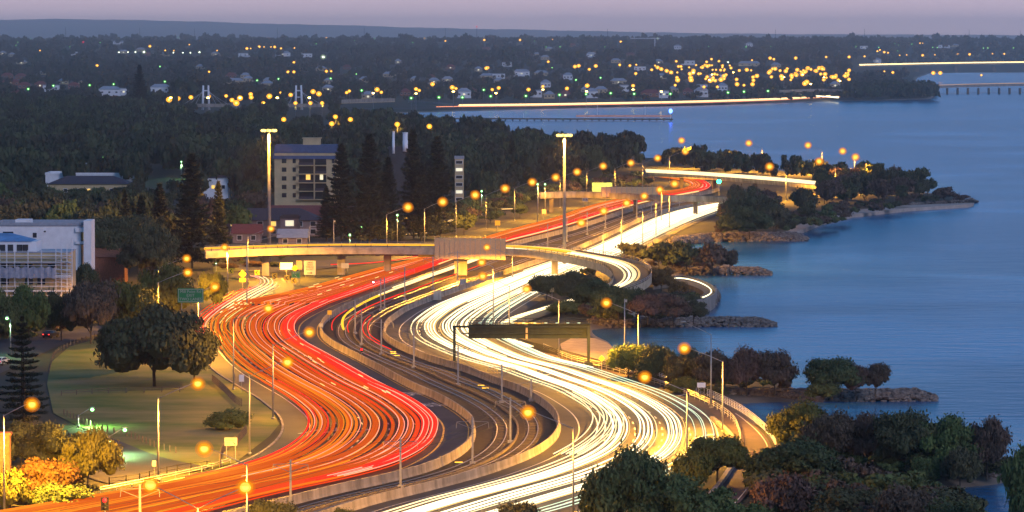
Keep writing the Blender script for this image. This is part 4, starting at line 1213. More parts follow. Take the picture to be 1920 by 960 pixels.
# ---------------------------------------------------------------- sign gantry
p0, p1 = G(852, 688, 0), G(1104, 690, 0)
rt = empty('sign_gantry', p0, 'dark steel sign gantry seen from behind, spanning the white lanes', 'gantry')
D_ = p0.y; zt_ = Zat(852, 613, D_).z
b = MB(); b.box((0, 0, zt_ / 2), (.5, .6, zt_)); b.box((0, 0, .4), (1.5, 1.5, .8)); b.build('column', M_dsteel, rt)
X1 = p1.x - p0.x
b = MB(); b.box((X1, 0, zt_ / 2), (.55, .6, zt_)); b.box((X1, 0, .4), (1.5, 1.5, .8)); b.build('column', M_dsteel, rt)
b = MB(); b.box((X1 / 2, 0, zt_ + .05), (X1 + .6, .5, .35)); b.box((X1 / 2, 0, zt_ - 1.2), (X1 * .9, .3, .2))
b.build('beam', M_dsteel, rt)
xa, za = Zat(879, 600, D_).x - p0.x, Zat(879, 600, D_).z; xb, zb = Zat(1106, 636, D_).x - p0.x, Zat(879, 636, D_).z
xm = Zat(985, 600, D_).x - p0.x; xn = Zat(990, 600, D_).x - p0.x
for i_, (u0, u1) in enumerate(((xa, xm), (xn, xb))):
    b = MB(); b.box(((u0 + u1) / 2, .5, (za + zb) / 2 - .35), (u1 - u0, .18, za - zb - .9))
    nrib = 8
    for k in range(nrib + 1): b.box((u0 + (u1 - u0) * k / nrib, .34, (za + zb) / 2 - .35), (.12, .12, za - zb - .9))
    b.build('sign_back', M_dsteel, rt)
b = MB()
for z in (za + .35, za - .1, za - .45): b.box(((xa + xb) / 2, -.5, z), (xb - xa, .09, .09))
for k in range(16): b.box((xa + (xb - xa) * k / 15, -.5, za - .1), (.07, .07, 1.0))
b.box(((xa + xb) / 2, 0, za - .62), (xb - xa, 1.0, .1)); b.build('walkway', M_dsteel, rt)
b = MB()
for k in range(10): b.box((xa + 2 + (xb - xa - 4) * k / 9, -.52, za - .5), (.5, .1, .08))
b.build('walkway_lights', glow('gantry_lamp_glass', (.6, 1.0, .8), .8), rt)
b = MB(); b.box(((xm + xn) / 2, .3, (za + zb) / 2 - .6), (.35, .3, 2.2)); b.build('sensor_box', M_cream, rt)


# ---------------------------------------------------------------- signs
def sign(px, yc, w, h, base_y, board, label, text=None, tm=None, ts=.4, posts=2, name='road_sign', cat='road sign', group=None, extra=None, border=None, diamond=False):
    p = G(px, base_y, 0); zc_ = Zat(px, yc, p.y).z
    rt = empty(name, p, label, cat, group)
    b = MB()
    if diamond:
        s = w / 2
        b.add([(0, -.06, zc_ - s), (s, -.06, zc_), (0, -.06, zc_ + s), (-s, -.06, zc_), (0, 0, zc_ - s), (s, 0, zc_), (0, 0, zc_ + s), (-s, 0, zc_)],
              [(0, 1, 2, 3), (7, 6, 5, 4), (0, 4, 5, 1), (1, 5, 6, 2), (2, 6, 7, 3), (3, 7, 4, 0)])
    else:
        b.box((0, 0, zc_), (w, .1, h))
    b.build('board', board, rt)
    if border:
        b = MB(); t = .07 * h
        b.box((0, -.06, zc_ + h / 2 - t), (w - t, .02, t * .5)); b.box((0, -.06, zc_ - h / 2 + t), (w - t, .02, t * .5)); b.box((-w / 2 + t, -.06, zc_), (t * .5, .02, h - t * 2.5)); b.box((w / 2 - t, -.06, zc_), (t * .5, .02, h - t * 2.5)); b.build('border', border, rt)
    b = MB()
    for x in ([0] if posts == 1 else [-w * .35, w * .35]): b.tube([(x, .12, 0), (x, .12, zc_ - (h / 2 if not diamond else 0))], .06, 5)
    b.build('post', M_steel, rt)
    if text: text_obj(text, ts, (0, -.07, zc_), tm, rt)
    if extra: extra(rt, zc_)
    return rt
def ex_arrow(dx, dz, s, m, rot=0.0):
    def f(rt, zc_):
        b = MB(); c, sn = math.cos(rot), math.sin(rot)
        pts = [(-1, -.12), (.3, -.12), (.3, -.4), (1, 0), (.3, .4), (.3, .12), (-1, .12)]
        b.add([(dx + (x * c - z * sn) * s, -.075, zc_ + dz + (x * sn + z * c) * s) for x, z in pts], [(0, 1, 5, 6), (2, 3, 4)])
        b.build('arrow', m, rt)
    return f
def faint_lines(lines, m, hh=.09):
    """rows of lettering too small to read in the photograph"""
    def f(rt, z):
        b = MB()
        for x0, x1, dz in lines:
            x = x0
            while x < x1: b.box((x + .1, -.065, z + dz), (.16, .02, hh)); x += .22
        b.build('lettering_rows', m, rt)
    return f
M_faint = mat('faded_lettering', (.22, .19, .11), .6)
sign(358, 554, 4.7, 2.6, 690, M_sgreen, 'wide green exit sign half hidden by the tree at the exit ramp', 'Mill Point Rd\nEXIT\nTWO LANES', M_swhite, .72, border=M_swhite)
sign(555, 515, 2.1, 1.7, 534, M_sgreen, 'small green exit sign in front of the mobile message board', None, border=M_swhite, extra=lambda rt, z: (text_obj('EXIT', .72, (0, -.07, z + .38), M_swhite, rt), ex_arrow(0, -.32, .42, M_swhite, R(135))(rt, z)))
sign(581, 502, 2.9, 3.5, 520, M_swhite, 'tall cream lane ends sign right of the green exit sign', None, extra=lambda rt, z: (text_obj('LANE\nENDS\nMERGE\nRIGHT', .62, (0, -.07, z + .42), M_sblack, rt), ex_arrow(0, -1.3, .7, M_sblack)(rt, z)))
sign(537, 499, 3.1, 1.7, 520, glow('message_board_glow', (1.0, .62, .14), 5.0), 'blazing mobile message board left of the cream lane ends sign', posts=1, cat='message board', name='message_board')
p_ = G(537, 508, 0); lamp_light('board_glow', bpy.data.objects['message_board'], (0, -2.5, 3), 500, SOD, R(170), .5)
chev = lambda rt, z: (lambda b: (b.add([(.15, -.075, z + .5), (.42, -.075, z + .5), (-.1, -.075, z), (.42, -.075, z - .5), (.15, -.075, z - .5), (-.42, -.075, z)], [(0, 5, 2, 1), (5, 4, 3, 2)]), b.build('chevron', M_sblack, rt)))(MB())
for i, (x, y) in enumerate(((433, 508), (482, 511), (515, 517), (538, 521), (551, 526))):
    sign(x, y, 1.25, 1.25, y + 9, M_syellow, 'yellow chevron board on the exit bend, %s from the left' % ['first', 'second', 'third', 'fourth', 'fifth'][i], posts=1, extra=chev, group='chevron boards on the exit bend', name='chevron_sign')
sign(455, 514, 1.9, 1.9, 545, M_syellow, 'yellow curve warning diamond left of the exit ramp', posts=1, diamond=True, extra=ex_arrow(0, 0, .55, M_sblack, R(140)), name='warning_sign')
sign(455, 525, 1.5, .9, 546, M_syellow, 'yellow plate under the curve warning diamond', posts=1, name='warning_plate')
sign(553, 503, 1.8, 1.8, 522, M_syellow, 'yellow diamond sign behind the green exit sign', posts=1, diamond=True, name='warning_sign')
sign(561, 497, 1.5, 2.2, 516, M_cream, 'plain tan board seen from behind near the cream sign', posts=1)
sign(647, 498, 1.9, 1.3, 516, M_swhite, 'small white board beside the overpass pier', posts=2)
sign(433, 828, 1.8, 1.15, 862, M_swhite, 'cream direction board with an arrow beside the park bush', None, extra=lambda rt, z: (faint_lines([(-.75, .75, .38), (-.75, .5, .14), (-.75, -.1, -.1), (-.75, -.1, -.34)], M_faint)(rt, z), ex_arrow(.45, -.22, .28, M_sblack, R(-45))(rt, z)))
sign(453, 709, .85, 1.2, 735, M_mast, 'small white plate on a thin post beside the red lanes', posts=1, name='plate_sign')
sign(1035, 540, 1.0, 1.9, 562, M_cream, 'tall tan board among the shrubs inside the loop ramp', posts=1)
sign(1128, 672, 1.1, 1.1, 700, M_syellow, 'yellow diamond at the sandy cove', posts=1, diamond=True, name='warning_sign')
sign(1201, 674, 1.0, 1.0, 712, M_syellow, 'yellow diamond fixed on the lamp pole by the water path', posts=1, diamond=True, name='warning_sign')
sign(1315, 722, 1.4, .8, 744, M_mast, 'white rectangular board by the rocky groyne', posts=2)
sign(933, 418, 1.6, 1.5, 434, M_syellow, 'yellow square board on the verge before the shrubs', posts=1)
sign(1020, 397, 1.4, 1.5, 413, M_cream, 'pale board on a post at the edge of the far red lanes', posts=1)
sign(1097, 374, 1.9, 1.4, 392, M_swhite, 'small black and white board under the far screen bridge', posts=2, extra=lambda rt, z: (lambda q: (q.box((-.4, -.07, z), (.22, .03, .6)), q.box((.4, -.07, z), (.22, .03, .6)), q.build('marks', M_sblack, rt)))(MB()))
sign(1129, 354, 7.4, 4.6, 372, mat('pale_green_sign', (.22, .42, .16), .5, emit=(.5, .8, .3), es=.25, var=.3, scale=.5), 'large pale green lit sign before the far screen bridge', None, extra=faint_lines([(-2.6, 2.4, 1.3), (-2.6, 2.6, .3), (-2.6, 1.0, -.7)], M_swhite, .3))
sign(618, 586, .9, .9, 604, M_syellow, 'tiny yellow plate on the median barrier bend', posts=1, name='plate_sign')
sign(602, 610, .8, .8, 624, M_swhite, 'tiny white plate at the barrier bend beside a lamp', posts=1, name='plate_sign')
sign(289, 869, .55, .8, 893, M_swhite, 'tiny sign plate beside the park road', posts=1, name='plate_sign')

def traffic_light(px, py, base_y, lit, label):
    p = G(px, base_y, 0); z = Zat(px, py, p.y).z
    rt = empty('traffic_light', p, label, 'traffic light')
    b = MB(); b.tube([(0, 0, 0), (0, 0, z)], .08, 6); b.build('pole', M_steel, rt)
    b = MB(); b.box((0, 0, z), (.9, .25, 1.5)); b.build('backing_board', M_sblack, rt)
    for k in range(3):
        m = lit if (k == 0 and lit is E_red) or (k == 2 and lit is E_grn) else M_sblack
        s = .2 if m is M_sblack else (.25 if lit is E_red else .8)
        b = MB(); b.ell((0, -.16, z + .45 - .45 * k), (s, .12, s), 10, 6); b.build('lens', m, rt)
traffic_light(197, 945, 1040, E_red, 'red traffic light at the bottom edge over the amber lanes')
traffic_light(1348, 338, 372, E_grn, 'green traffic light at the tip of the far red bend')

# ---------------------------------------------------------------- park fence, bollards
def fence(pts, label, h=1.0, step=1.6, rails=(0.5, .95), m=M_wood, r=.04, pr=.07):
    P = smooth3([G(x, y, 0) for x, y in pts], 8)
    return guard_rail(P, label, h, rails, step, 'fence', r, m, pr, 'fence')
fence([(398, 716), (420, 735), (440, 755), (455, 763)], 'dark slatted fence from the fig tree to the park bush', 1.3, 1.2, (.25, .6, .95, 1.25), M_wood, .035, .06)
fence([(462, 812), (445, 832), (418, 850), (412, 880)], 'dark fence below the park bush at the road sign', 1.3, 1.2, (.25, .6, .95, 1.25), M_wood, .035, .06)
fence([(115, 742), (200, 737), (280, 736), (345, 735)], 'low post fence across the park lawn', .9, 3, (.45, .8), M_wood)
fence([(205, 910), (260, 903), (330, 886), (395, 878)], 'thin dark fence at the end of the park road', 1.1, 3, (.5, 1.0), M_black)
fence([(92, 700), (104, 665), (140, 646), (190, 630)], 'low post fence along the dark street', .9, 3.5, (.5,), M_wood)
bol = None
bp = smooth3([G(x, y, 0) for x, y in ((120, 778), (160, 795), (195, 808), (240, 818), (290, 838), (332, 850))], 8)
acc, nxt = 0, 0
for i in range(1, len(bp)):
    L = (bp[i] - bp[i - 1]).length
    while nxt < acc + L:
        q = bp[i - 1].lerp(bp[i], (nxt - acc) / L)
        if bol is None:
            b = MB(); b.tube([(0, 0, 0), (0, 0, .9)], .1, 6); bol = b.build('bollard', M_wood)
            o = bol
        else:
            o = bol.copy(); COL.objects.link(o)
        o.location = q; tag(o, 'short timber bollard in the row along the park road', 'bollard', 'bollards along the park road')
        nxt += 2.4
    acc += L

# ---------------------------------------------------------------- cars
def car(px, py, rz, body, label, tail=True):
    p = G(px, py, 0.02); rt = empty('parked_car', p, label, 'car', rz=rz)
    b = MB()
    prof = [(-2.2, .35), (-2.25, .8), (-1.9, 1.0), (-1.2, 1.42), (.4, 1.45), (1.2, .98), (2.05, .85), (2.2, .55), (2.15, .3)]
    vs = [(x, s * (.88 if z < 1.1 else .68), z) for s in (-1, 1) for x, z in prof]; n_ = len(prof)
    b.add(vs, [tuple(range(n_)), tuple(range(2 * n_ - 1, n_ - 1, -1))] + [(i, n_ + i, n_ + (i + 1) % n_, (i + 1) % n_) for i in range(n_)]); b.build('body', body, rt)
    b = MB()
    for s in (-1, 1): b.add([(-1.7, s * .885, 1.02), (-1.15, s * .73, 1.36), (.35, s * .73, 1.38), (1.0, s * .885, 1.02)], [(0, 1, 2, 3)])
    b.add([(-1.96, -.7, 1.03), (-1.96, .7, 1.03), (-1.28, .6, 1.42), (-1.28, -.6, 1.42)], [(0, 1, 2, 3)]); b.build('windows', M_glass, rt)
    for x in (-1.35, 1.35):
        for s in (-1, 1):
            b = MB(); b.tube([(x, s * .72, .32), (x, s * .92, .32)], .32, 12); b.build('wheel', M_black, rt)
    for s in (-1, 1):
        b = MB(); b.box((-2.24, s * .62, .78), (.06, .3, .16)); b.build('tail_light', E_tail if tail else M_glass, rt)
        b = MB(); b.box((2.12, s * .6, .7), (.1, .3, .15)); b.build('headlight', M_swhite, rt)
E_tail = glow('tail_lens', (1.0, .05, .03), 3)
car(95, 633, R(72), mat('dark_blue_car_paint', (.01, .012, .03), .3, .3), 'dark car on the dim street at the left, tail lights glowing')
car(2, 684, R(75), mat('white_car_paint', (.6, .6, .6), .3, .1), 'white car cut off by the left edge on the dim street')

# ================================================================ buildings
def building(px, base_y, w, d, top_y, wall, label, roof='flat', roof_m=None, nx=0, ny=0, lit=(), rz=0.0, cat='building', name='house', group=None, rh=2.5, win=(1.3, 1.3), par=True, GTf=False, hw=None, wm=None):
    p = GT(px, base_y) if GTf else G(px, base_y, 0)
    h = hw if hw else Zat(px, top_y, p.y).z - p.z
    rt = empty(name, p, label, cat, group, rz)
    b = MB(); b.box((0, d / 2, h / 2 - .5), (w, d, h + 1)); b.build('wall', wall, rt)
    rm = roof_m or M_roofg
    b = MB()
    if roof == 'flat':
        b.box((0, d / 2, h + .1), (w + .3, d + .3, .2))
        if par:
            for s in (-1, 1): b.box((s * (w / 2), d / 2, h + .5), (.3, d + .6, .7)); b.box((0, d / 2 + s * d / 2, h + .5), (w + .3, .3, .7))
    elif roof == 'hip':
        o = .6; k = min(w, d) / 2
        x0, x1, y0, y1 = -w / 2 - o, w / 2 + o, -o, d + o
        rx = max(.1, w / 2 - k * .9)
        b.add([(x0, y0, h), (x1, y0, h), (x1, y1, h), (x0, y1, h), (-rx, d / 2, h + rh), (rx, d / 2, h + rh)], [(0, 1, 5, 4), (1, 2, 5), (2, 3, 4, 5), (3, 0, 4), (3, 2, 1, 0)])
    else:
        o = .5
        b.add([(-w / 2 - o, -o, h), (w / 2 + o, -o, h), (w / 2 + o, d + o, h), (-w / 2 - o, d + o, h), (-w / 2 - o, d / 2, h + rh), (w / 2 + o, d / 2, h + rh)], [(0, 1, 5, 4), (1, 2, 5), (2, 3, 4, 5), (3, 0, 4), (3, 2, 1, 0)])
    b.build('roof', rm, rt)
    for j in range(ny):
        for i in range(nx):
            x = -w / 2 + w * (i + .5) / nx; z = h * (j + .55) / ny
            m = lit[(i + j * nx) % len(lit)] if lit else M_glass
            f = MB(); f.box((x, -.02, z), (win[0] + .24, .08, win[1] + .24)); fo = f.build('window', wm or M_wall, rt)
            f = MB(); f.box((x, -.05, z), (win[0], .06, win[1])); f.build('pane', m, fo)
    return rt, h, p

# apartment tower: cream, blue roof band, balconies
T, hT, pT = building(576, 402, 22, 14, 287, M_cream, 'cream apartment tower with a blue mansard roof and lit balconies', 'flat', M_roofb, name='apartment_tower', cat='apartment block', par=False)
zf = lambda y: Zat(576, y, pT.y).z
xf = lambda x: (x - 576) * pT.y / F
b = MB(); zA, zB = zf(298), zf(272)
b.add([(xf(513) - .3, -.5, zA), (xf(637), -.5, zA), (xf(637), 14.5, zA), (xf(513) - .3, 14.5, zA), (xf(516), 1.6, zB), (xf(635), 1.6, zB), (xf(635), 12, zB), (xf(516), 12, zB)], [(0, 1, 5, 4), (1, 2, 6, 5), (2, 3, 7, 6), (3, 0, 4, 7), (4, 5, 6, 7), (3, 2, 1, 0)])
b.build('mansard_roof', M_roofb, T)
b = MB(); b.box(((xf(568) + xf(600)) / 2, 5, (zf(274) + zf(260)) / 2), (xf(600) - xf(568), 5, zf(260) - zf(276))); b.box((xf(584), 5, zf(259.5)), (xf(602) - xf(566), 5.4, .25)); b.build('lift_housing', M_cream, T)
rowsT = [302, 318, 334.5, 350.5, 366]
for r_, y in enumerate(rowsT):
    for (x, ww) in ((533, 10), (552, 7)) + (((625, 6),) if r_ < 2 else ()):
        f = MB(); f.box((xf(x), -.03, zf(y)), (ww * .155 + .25, .1, 1.75)); fo = f.build('window', M_cream, T); f = MB(); f.box((xf(x), -.07, zf(y)), (ww * .155, .08, 1.45)); f.build('pane', M_glass, fo)
    # balcony bay
    for i_, (x0, x1) in enumerate(((561, 588), (591, 612))):
        f = MB(); f.box((xf((x0 + x1) / 2), -.02, zf(y)), (xf(x1) - xf(x0), .06, 2.35)); bo = f.build('balcony_recess', M_glass, T)
        f = MB(); f.box((xf((x0 + x1) / 2), -.7, zf(y + 8)), (xf(x1) - xf(x0) + .3, 1.5, .22)); f.build('slab', M_cream, bo)
        f = MB(); f.box((xf((x0 + x1) / 2), -1.4, zf(y + 4.6)), (xf(x1) - xf(x0) + .2, .05, .85)); f.build('balustrade', M_dsteel if (r_ + i_) % 2 else M_roofd, bo)
        if (r_, i_) in ((2, 0), (2, 1)):
            f = MB(); f.box((xf(578 if i_ == 0 else 603), -.12, zf(y - 1)), (1.5 if i_ == 0 else 1.1, .06, 2.2)); f.build('lit_door', M_lit if i_ == 0 else M_litw, bo)
b = MB(); b.box((xf(590), -.75, (zf(300) + zf(372)) / 2), (.35, 1.5, zf(300) - zf(372))); b.build('balcony_wall', M_cream, T)

# terracotta and dark roofed flats in front of it
building(556, 430, 34, 12, 402, M_brick, 'long maroon tiled roof just below the cream apartment tower', 'hip', M_roofr, rh=2.6, name='flats')
building(500, 442, 32, 14, 413, mat('mauve_render', (.22, .17, .17), .8), 'dark roofed two storey flats with lit yellow windows behind the light mast', 'hip', M_roofd, nx=8, ny=2, lit=(M_glass, M_glass, M_lit, M_glass, M_glass, M_lit, M_glass), rh=3.4, name='flats', win=(1.6, 1.4))
building(543, 448, 5.5, 8, 410, MATS['mauve_render'], 'pale stair wing with white windows at the right of the dark roofed flats', 'flat', M_roofd, nx=1, ny=2, lit=(M_litw,), win=(2.4, 1.6), name='stair_wing')
building(462, 455, 8, 9, 438, MATS['mauve_render'], 'low house with a rust red gable roof left of the light mast', 'gable', M_roofr, nx=2, ny=1, rh=2.6)
building(548, 460, 8, 9, 446, MATS['mauve_render'], 'low grey roofed house right of the light mast', 'gable', M_roofg, nx=2, ny=1, rh=2.4)
building(203, 530, 8, 8, 482, M_brick, 'small orange brick house among the trees', 'gable', M_brick, rh=2.0)
# low white buildings left
building(166, 372, 30, 14, 345, M_cream, 'low building with a dark hipped roof before the long white one', 'hip', M_roofd, nx=7, ny=1, lit=(M_glass, M_glass, M_glass, M_lit, M_lit, M_glass), rh=2.8, name='low_building')
building(166, 362, 33, 18, 328, M_wall, 'long low white building with a parapet behind dark trees', 'flat', M_wall, name='low_building')
building(198, 352, 18, 10, 311, M_wall, 'pale building with a flat grey roof below the green lit trees', 'flat', M_roofg, nx=4, ny=1, lit=(M_litw, M_glass), name='low_building')
building(400, 372, 11, 8, 333, M_wall, 'small pale building with one lit window among the trees', 'hip', M_roofd, nx=3, ny=1, lit=(M_glass, M_lit, M_glass), rh=1.5)
# white apartment building at the left
A_, hA, pA = building(72, 560, 19.5, 14, 424, M_wall, 'white flat roofed apartment building at the left, behind the scaffolding', 'flat', M_roofg, name='white_apartments', cat='apartment block')
zf = lambda y: Zat(72, y, pA.y).z
xf = lambda x: (x - 72) * pA.y / F
b = MB(); b.box((xf(43), 3, (zf(412) + zf(430)) / 2), (xf(57) - xf(29), 5, zf(412) - zf(430))); b.build('stair_tower', M_wall, A_)
b = MB(); b.box((xf(166.5), 2, (zf(413) + zf(560)) / 2), (xf(174) - xf(160), 8, zf(413) - zf(560))); b.build('side_wall', M_wall, A_)
b = MB(); b.box((xf(153), 2.5, zf(431)), (xf(163) - xf(142), 6, 1.0)); b.box((xf(153), 2.5, zf(455)), (xf(163) - xf(142), 6, .6)); b.box((xf(153), 5.4, zf(443)), (xf(163) - xf(142), .3, 3.2)); b.build('balcony', M_wall, A_)
b = MB(); b.box((xf(155), 5.15, zf(443)), (xf(161) - xf(148), .1, 2.3)); b.build('balcony_glass', mat('dim_lit_glass', (.05, .05, .03), .3, emit=(.9, .75, .3), es=.12), A_)
for x, y, ww, wh in ((66, 441, .9, 1.1), (85, 434, .45, .35), (66, 463, .9, 1.1), (16, 438, 2.4, .9)):
    f = MB(); f.box((xf(x), -.03, zf(y)), (ww + .2, .08, wh + .2)); fo = f.build('window', M_wall, A_); f = MB(); f.box((xf(x), -.06, zf(y)), (ww, .08, wh)); f.build('pane', M_glass, fo)
# unfinished building wrapped in scaffolding
B_, hB, pB = building(40, 590, 21, 12, 474, M_cream, 'unfinished white building wrapped in scaffolding and netting', 'flat', M_roofg, name='building_site', cat='building', par=False)
zf = lambda y: Zat(40, y, pB.y).z
xf = lambda x: (x - 40) * pB.y / F
b = MB(); b.box((xf(20), 5, (zf(453) + zf(480)) / 2), (xf(58) - xf(-40), 9, zf(453) - zf(480))); b.build('top_storey', M_mast, B_)
b = MB(); w0, w1, z0_, z1_ = xf(-42), xf(60), zf(453), zf(439); b.add([(w0, .2, z0_), (w1, .2, z0_), (w1, 9.8, z0_), (w0, 9.8, z0_), (w0, 5, z1_), (xf(18), 5, z1_)], [(0, 1, 5, 4), (1, 2, 5), (2, 3, 4, 5), (3, 0, 4), (3, 2, 1, 0)])
b.build('roof', mat('bright_blue_roof', (.12, .27, .48), .6), B_)
for x in (5, 20, 37, 48):
    f = MB(); f.box((xf(x), .44, zf(467)), (1.2, .1, 1.9)); f.build('window', M_glass, B_)
for j, y in enumerate((492, 517, 545)):
    b = MB(); b.box((xf(40), -.5, zf(y)), (21.4, 1.4, .35)); b.build('floor_slab', M_wall, B_)
    for x in (10, 32, 55, 78, 98):
        f = MB(); f.box((xf(x), -.04, zf(y + 9)), (1.7, .08, 1.7)); f.build('window', M_glass if (x + j) % 3 else M_cream, B_)
sc2 = empty('scaffolding', pB + Vector((0, -2.2, 0)), 'pale tube scaffolding with white netting round the unfinished building', 'scaffolding')
xs = [xf(x) for x in (2, 15, 30, 55, 80, 107)] + [xf(107) + k for k in (1.2, 2.4, 3.5)]
b = MB()
for i_, x in enumerate(xs):
    for y in (0, 1.2): b.tube([(x, y, 0), (x, y, zf(468) if x < xf(90) else zf(445) - (i_ % 2) * 1.2)], .05, 4)
b.build('standards', M_mast, sc2)
b = MB()
for z in [zf(y) for y in (470, 483, 497, 512, 528, 545, 560)]:
    b.tube([(xs[0], 0, z), (xs[-1], 0, z)], .045, 4); b.box(((xs[0] + xs[-1]) / 2, .6, z - .9), (xs[-1] - xs[0], 1.1, .08))
b.build('ledgers_and_boards', M_mast, sc2)
b = MB()
nv = 34; vs = []
for k in range(nv + 1):
    x = xs[0] + (xs[5] - xs[0]) * k / nv; yy = -.12 + .08 * math.sin(k * 1.7)
    vs += [(x, yy, zf(520) + .15 * math.sin(k * .9)), (x, yy - .03, zf(500) + .2 * math.sin(k * 1.3))]
b.add(vs, [(2 * k, 2 * k + 2, 2 * k + 3, 2 * k + 1) for k in range(nv)]); b.build('netting', mat('white_netting', (.42, .40, .44), .9, scale=1.2, col2=(.22, .24, .32)), sc2)
b = MB(); b.box(((xs[5] + xs[-1]) / 2, -.15, (zf(470) + zf(575)) / 2), (xs[-1] - xs[5], .05, 0.05))
for k in range(12): b.tube([(xs[5], -.1, zf(470 + k * 8)), (xs[-1], -.1, zf(476 + k * 8))], .04, 4)
b.build('braces', M_mast, sc2)

# silo chimneys
def chimney(px, ty, by, r, label):
    p = G(px, 430, 0); z0_, z1_ = Zat(px, by, p.y).z, Zat(px, ty, p.y).z
    b = MB(); b.tube([(p.x, p.y, z0_ - 1), (p.x, p.y, z0_ + (z1_ - z0_) * .5), (p.x, p.y, z0_ + (z1_ - z0_) * .5), (p.x, p.y, z1_)], [r, r, r * .92, r * .92], 12); b.tube([(p.x, p.y, z1_ - .2), (p.x, p.y, z1_ + .1)], r * 1.05, 12)
    tag(b.build('flue', M_mast, None, True), label, 'flue')
chimney(738, 247, 282, .42, 'slim white flue above the dark plant block')
chimney(760, 249, 278, .82, 'thick white flue above the dark plant block')
building(752, 430, 7.5, 8, 281, mat('dark_grey_panel', (.05, .055, .06), .7), 'dark plant block carrying two white flues among the pines', 'flat', M_roofd, name='plant_block')
for i_, (x, y) in enumerate(((851, 330), (852, 345), (851, 300))): pass
Bt, _, _ = building(861, 395, 3.0, 8, 298, M_cream, 'slim apartment block with striped lit balconies behind the pines', 'flat', M_roofg, nx=1, ny=7, lit=(M_litw, M_glass, M_litw, M_glass, M_glass), win=(2.2, 1.0), name='apartment_block', cat='apartment block')

# suburb houses
HS = [(20, 160, 34, 'r'), (45, 166, 22, 'r'), (95, 172, 30, 'w'), (118, 158, 18, 'g'), (145, 158, 16, 'g'), (205, 180, 40, 'w'), (232, 179, 18, 'w'), (175, 192, 22, 'r'), (215, 195, 24, 'r'), (300, 175, 36, 'w'), (440, 158, 30, 'g'), (505, 157, 24, 'g'), (615, 172, 22, 'g'), (375, 130, 16, 'g'), (460, 107, 26, 'w'), (530, 106, 28, 'w'), (575, 108, 20, 'w'), (222, 83, 20, 'w'),
      (5, 103, 12, 'g'), (22, 106, 12, 'g'), (650, 130, 14, 'r'), (746, 119, 12, 'g'), (730, 145, 24, 'g'), (808, 150, 16, 'r'), (897, 134, 14, 'g'), (915, 148, 30, 'g'), (935, 148, 24, 'w'), (978, 143, 30, 'w'), (1015, 142, 26, 'g'), (1022, 112, 16, 'g'), (1065, 147, 22, 'r'), (1065, 150, 18, 'w'), (880, 177, 26, 'r'), (870, 184, 26, 'w'), (1005, 183, 22, 'w'), (1030, 185, 20, 'g'), (1060, 183, 20, 'r'), (1110, 184, 22, 'w'),
      (1127, 175, 24, 'g'), (1160, 158, 30, 'g'), (1170, 172, 18, 'w'), (1220, 182, 36, 'r'), (1245, 184, 18, 'w'), (1155, 118, 18, 'g'), (1200, 134, 22, 'w'), (1235, 120, 16, 'g'), (1290, 122, 26, 'w'), (1405, 124, 40, 'g'), (1345, 150, 30, 'w'), (1315, 182, 26, 'w'), (1290, 178, 18, 'r'), (1645, 118, 14, 'w'), (1770, 90, 22, 'w'), (1790, 88, 16, 'g'), (1620, 92, 14, 'w'), (1355, 172, 18, 'w'), (1030, 95, 14, 'g'), (690, 186, 24, 'g'), (760, 180, 20, 'r')]
FARH = []
hr = random.Random(77)
for k in range(46):
    x = hr.uniform(0, 1590); y = hr.choice([hr.uniform(84, 110), hr.uniform(112, 150), hr.uniform(150, 186)])
    if all(abs(x - h[0]) > 20 or abs(y - h[1]) > 5 for h in HS) and not (630 < x and y > 186): HS.append((x, y, hr.uniform(12, 18) * (.6 + y / 250), hr.choice('rwgg')))
for i_, (x, y, wpx, c) in enumerate(HS):
    p = GT(x, y); m_px = p.y / F
    w = wpx * m_px
    hb_, _, _ = building(x, y, w, 9, 0, {'r': M_brick, 'w': M_wall, 'g': M_cream}[c], {'r': 'red tiled house half hidden in the trees of the far suburb', 'w': 'white walled house half hidden in the trees of the far suburb', 'g': 'grey roofed house half hidden in the trees of the far suburb'}[c], 'hip' if c != 'w' or i_ % 2 else 'flat', {'r': M_roofr, 'w': M_roofg, 'g': M_roofg}[c], hw=4.2 if c != 'w' else 6.5, rh=3.2, GTf=True, nx=3, ny=1, lit=(M_glass, M_litw if i_ % 3 == 0 else M_glass, M_glass), win=(2.0, 1.6), group={'r': 'red tiled far houses', 'w': 'white far houses', 'g': 'grey roofed far houses'}[c])
    FARH.append((hb_, x, y, {'r': 'red tiled house', 'w': 'white walled house', 'g': 'grey roofed house'}[c]))

# cable stayed footbridge pylons
def pylon_bridge(px, lbl, w0, w1):
    p = G(px, 206, 0); rt = empty('cable_stayed_footbridge', p, lbl, 'footbridge')
    sc_ = p.y / F
    for s in (-1, 1):
        x = s * 5.2 * sc_
        b = MB(); b.tube([(x * 1.15, 0, 0), (x * .9, 0, Zat(px, 160, p.y).z)], [1.0, .75], 8); b.build('tower', M_mast, rt, True)
    b = MB(); zc_ = Zat(px, 170, p.y).z; b.box((0, 0, zc_), (10.5 * sc_, .8, .9)); b.box((0, 0, Zat(px, 182, p.y).z), (11 * sc_, .8, .7)); b.build('crossbeam', M_mast, rt)
    b = MB(); zd = Zat(px, 199, p.y).z; b.box(((w0 + w1) / 2 * sc_, 0, zd), ((w1 - w0) * sc_, 4, 1.6)); b.box(((w0 + w1) / 2 * sc_, -1.8, zd + 1.4), ((w1 - w0) * sc_, .15, 1.2)); b.build('deck', M_conc, rt)
    b = MB()
    for s in (-1, 1):
        for k in (1, 2, 3): b.tube([(s * 4 * sc_, 0, Zat(px, 163 + 3 * k, p.y).z), (s * (8 + 12 * k) * sc_, 0, zd + .8)], .1, 3)
    b.build('cables', M_mast, rt)
pylon_bridge(386, 'left white cable stayed footbridge among amber lamps', -36, 62)
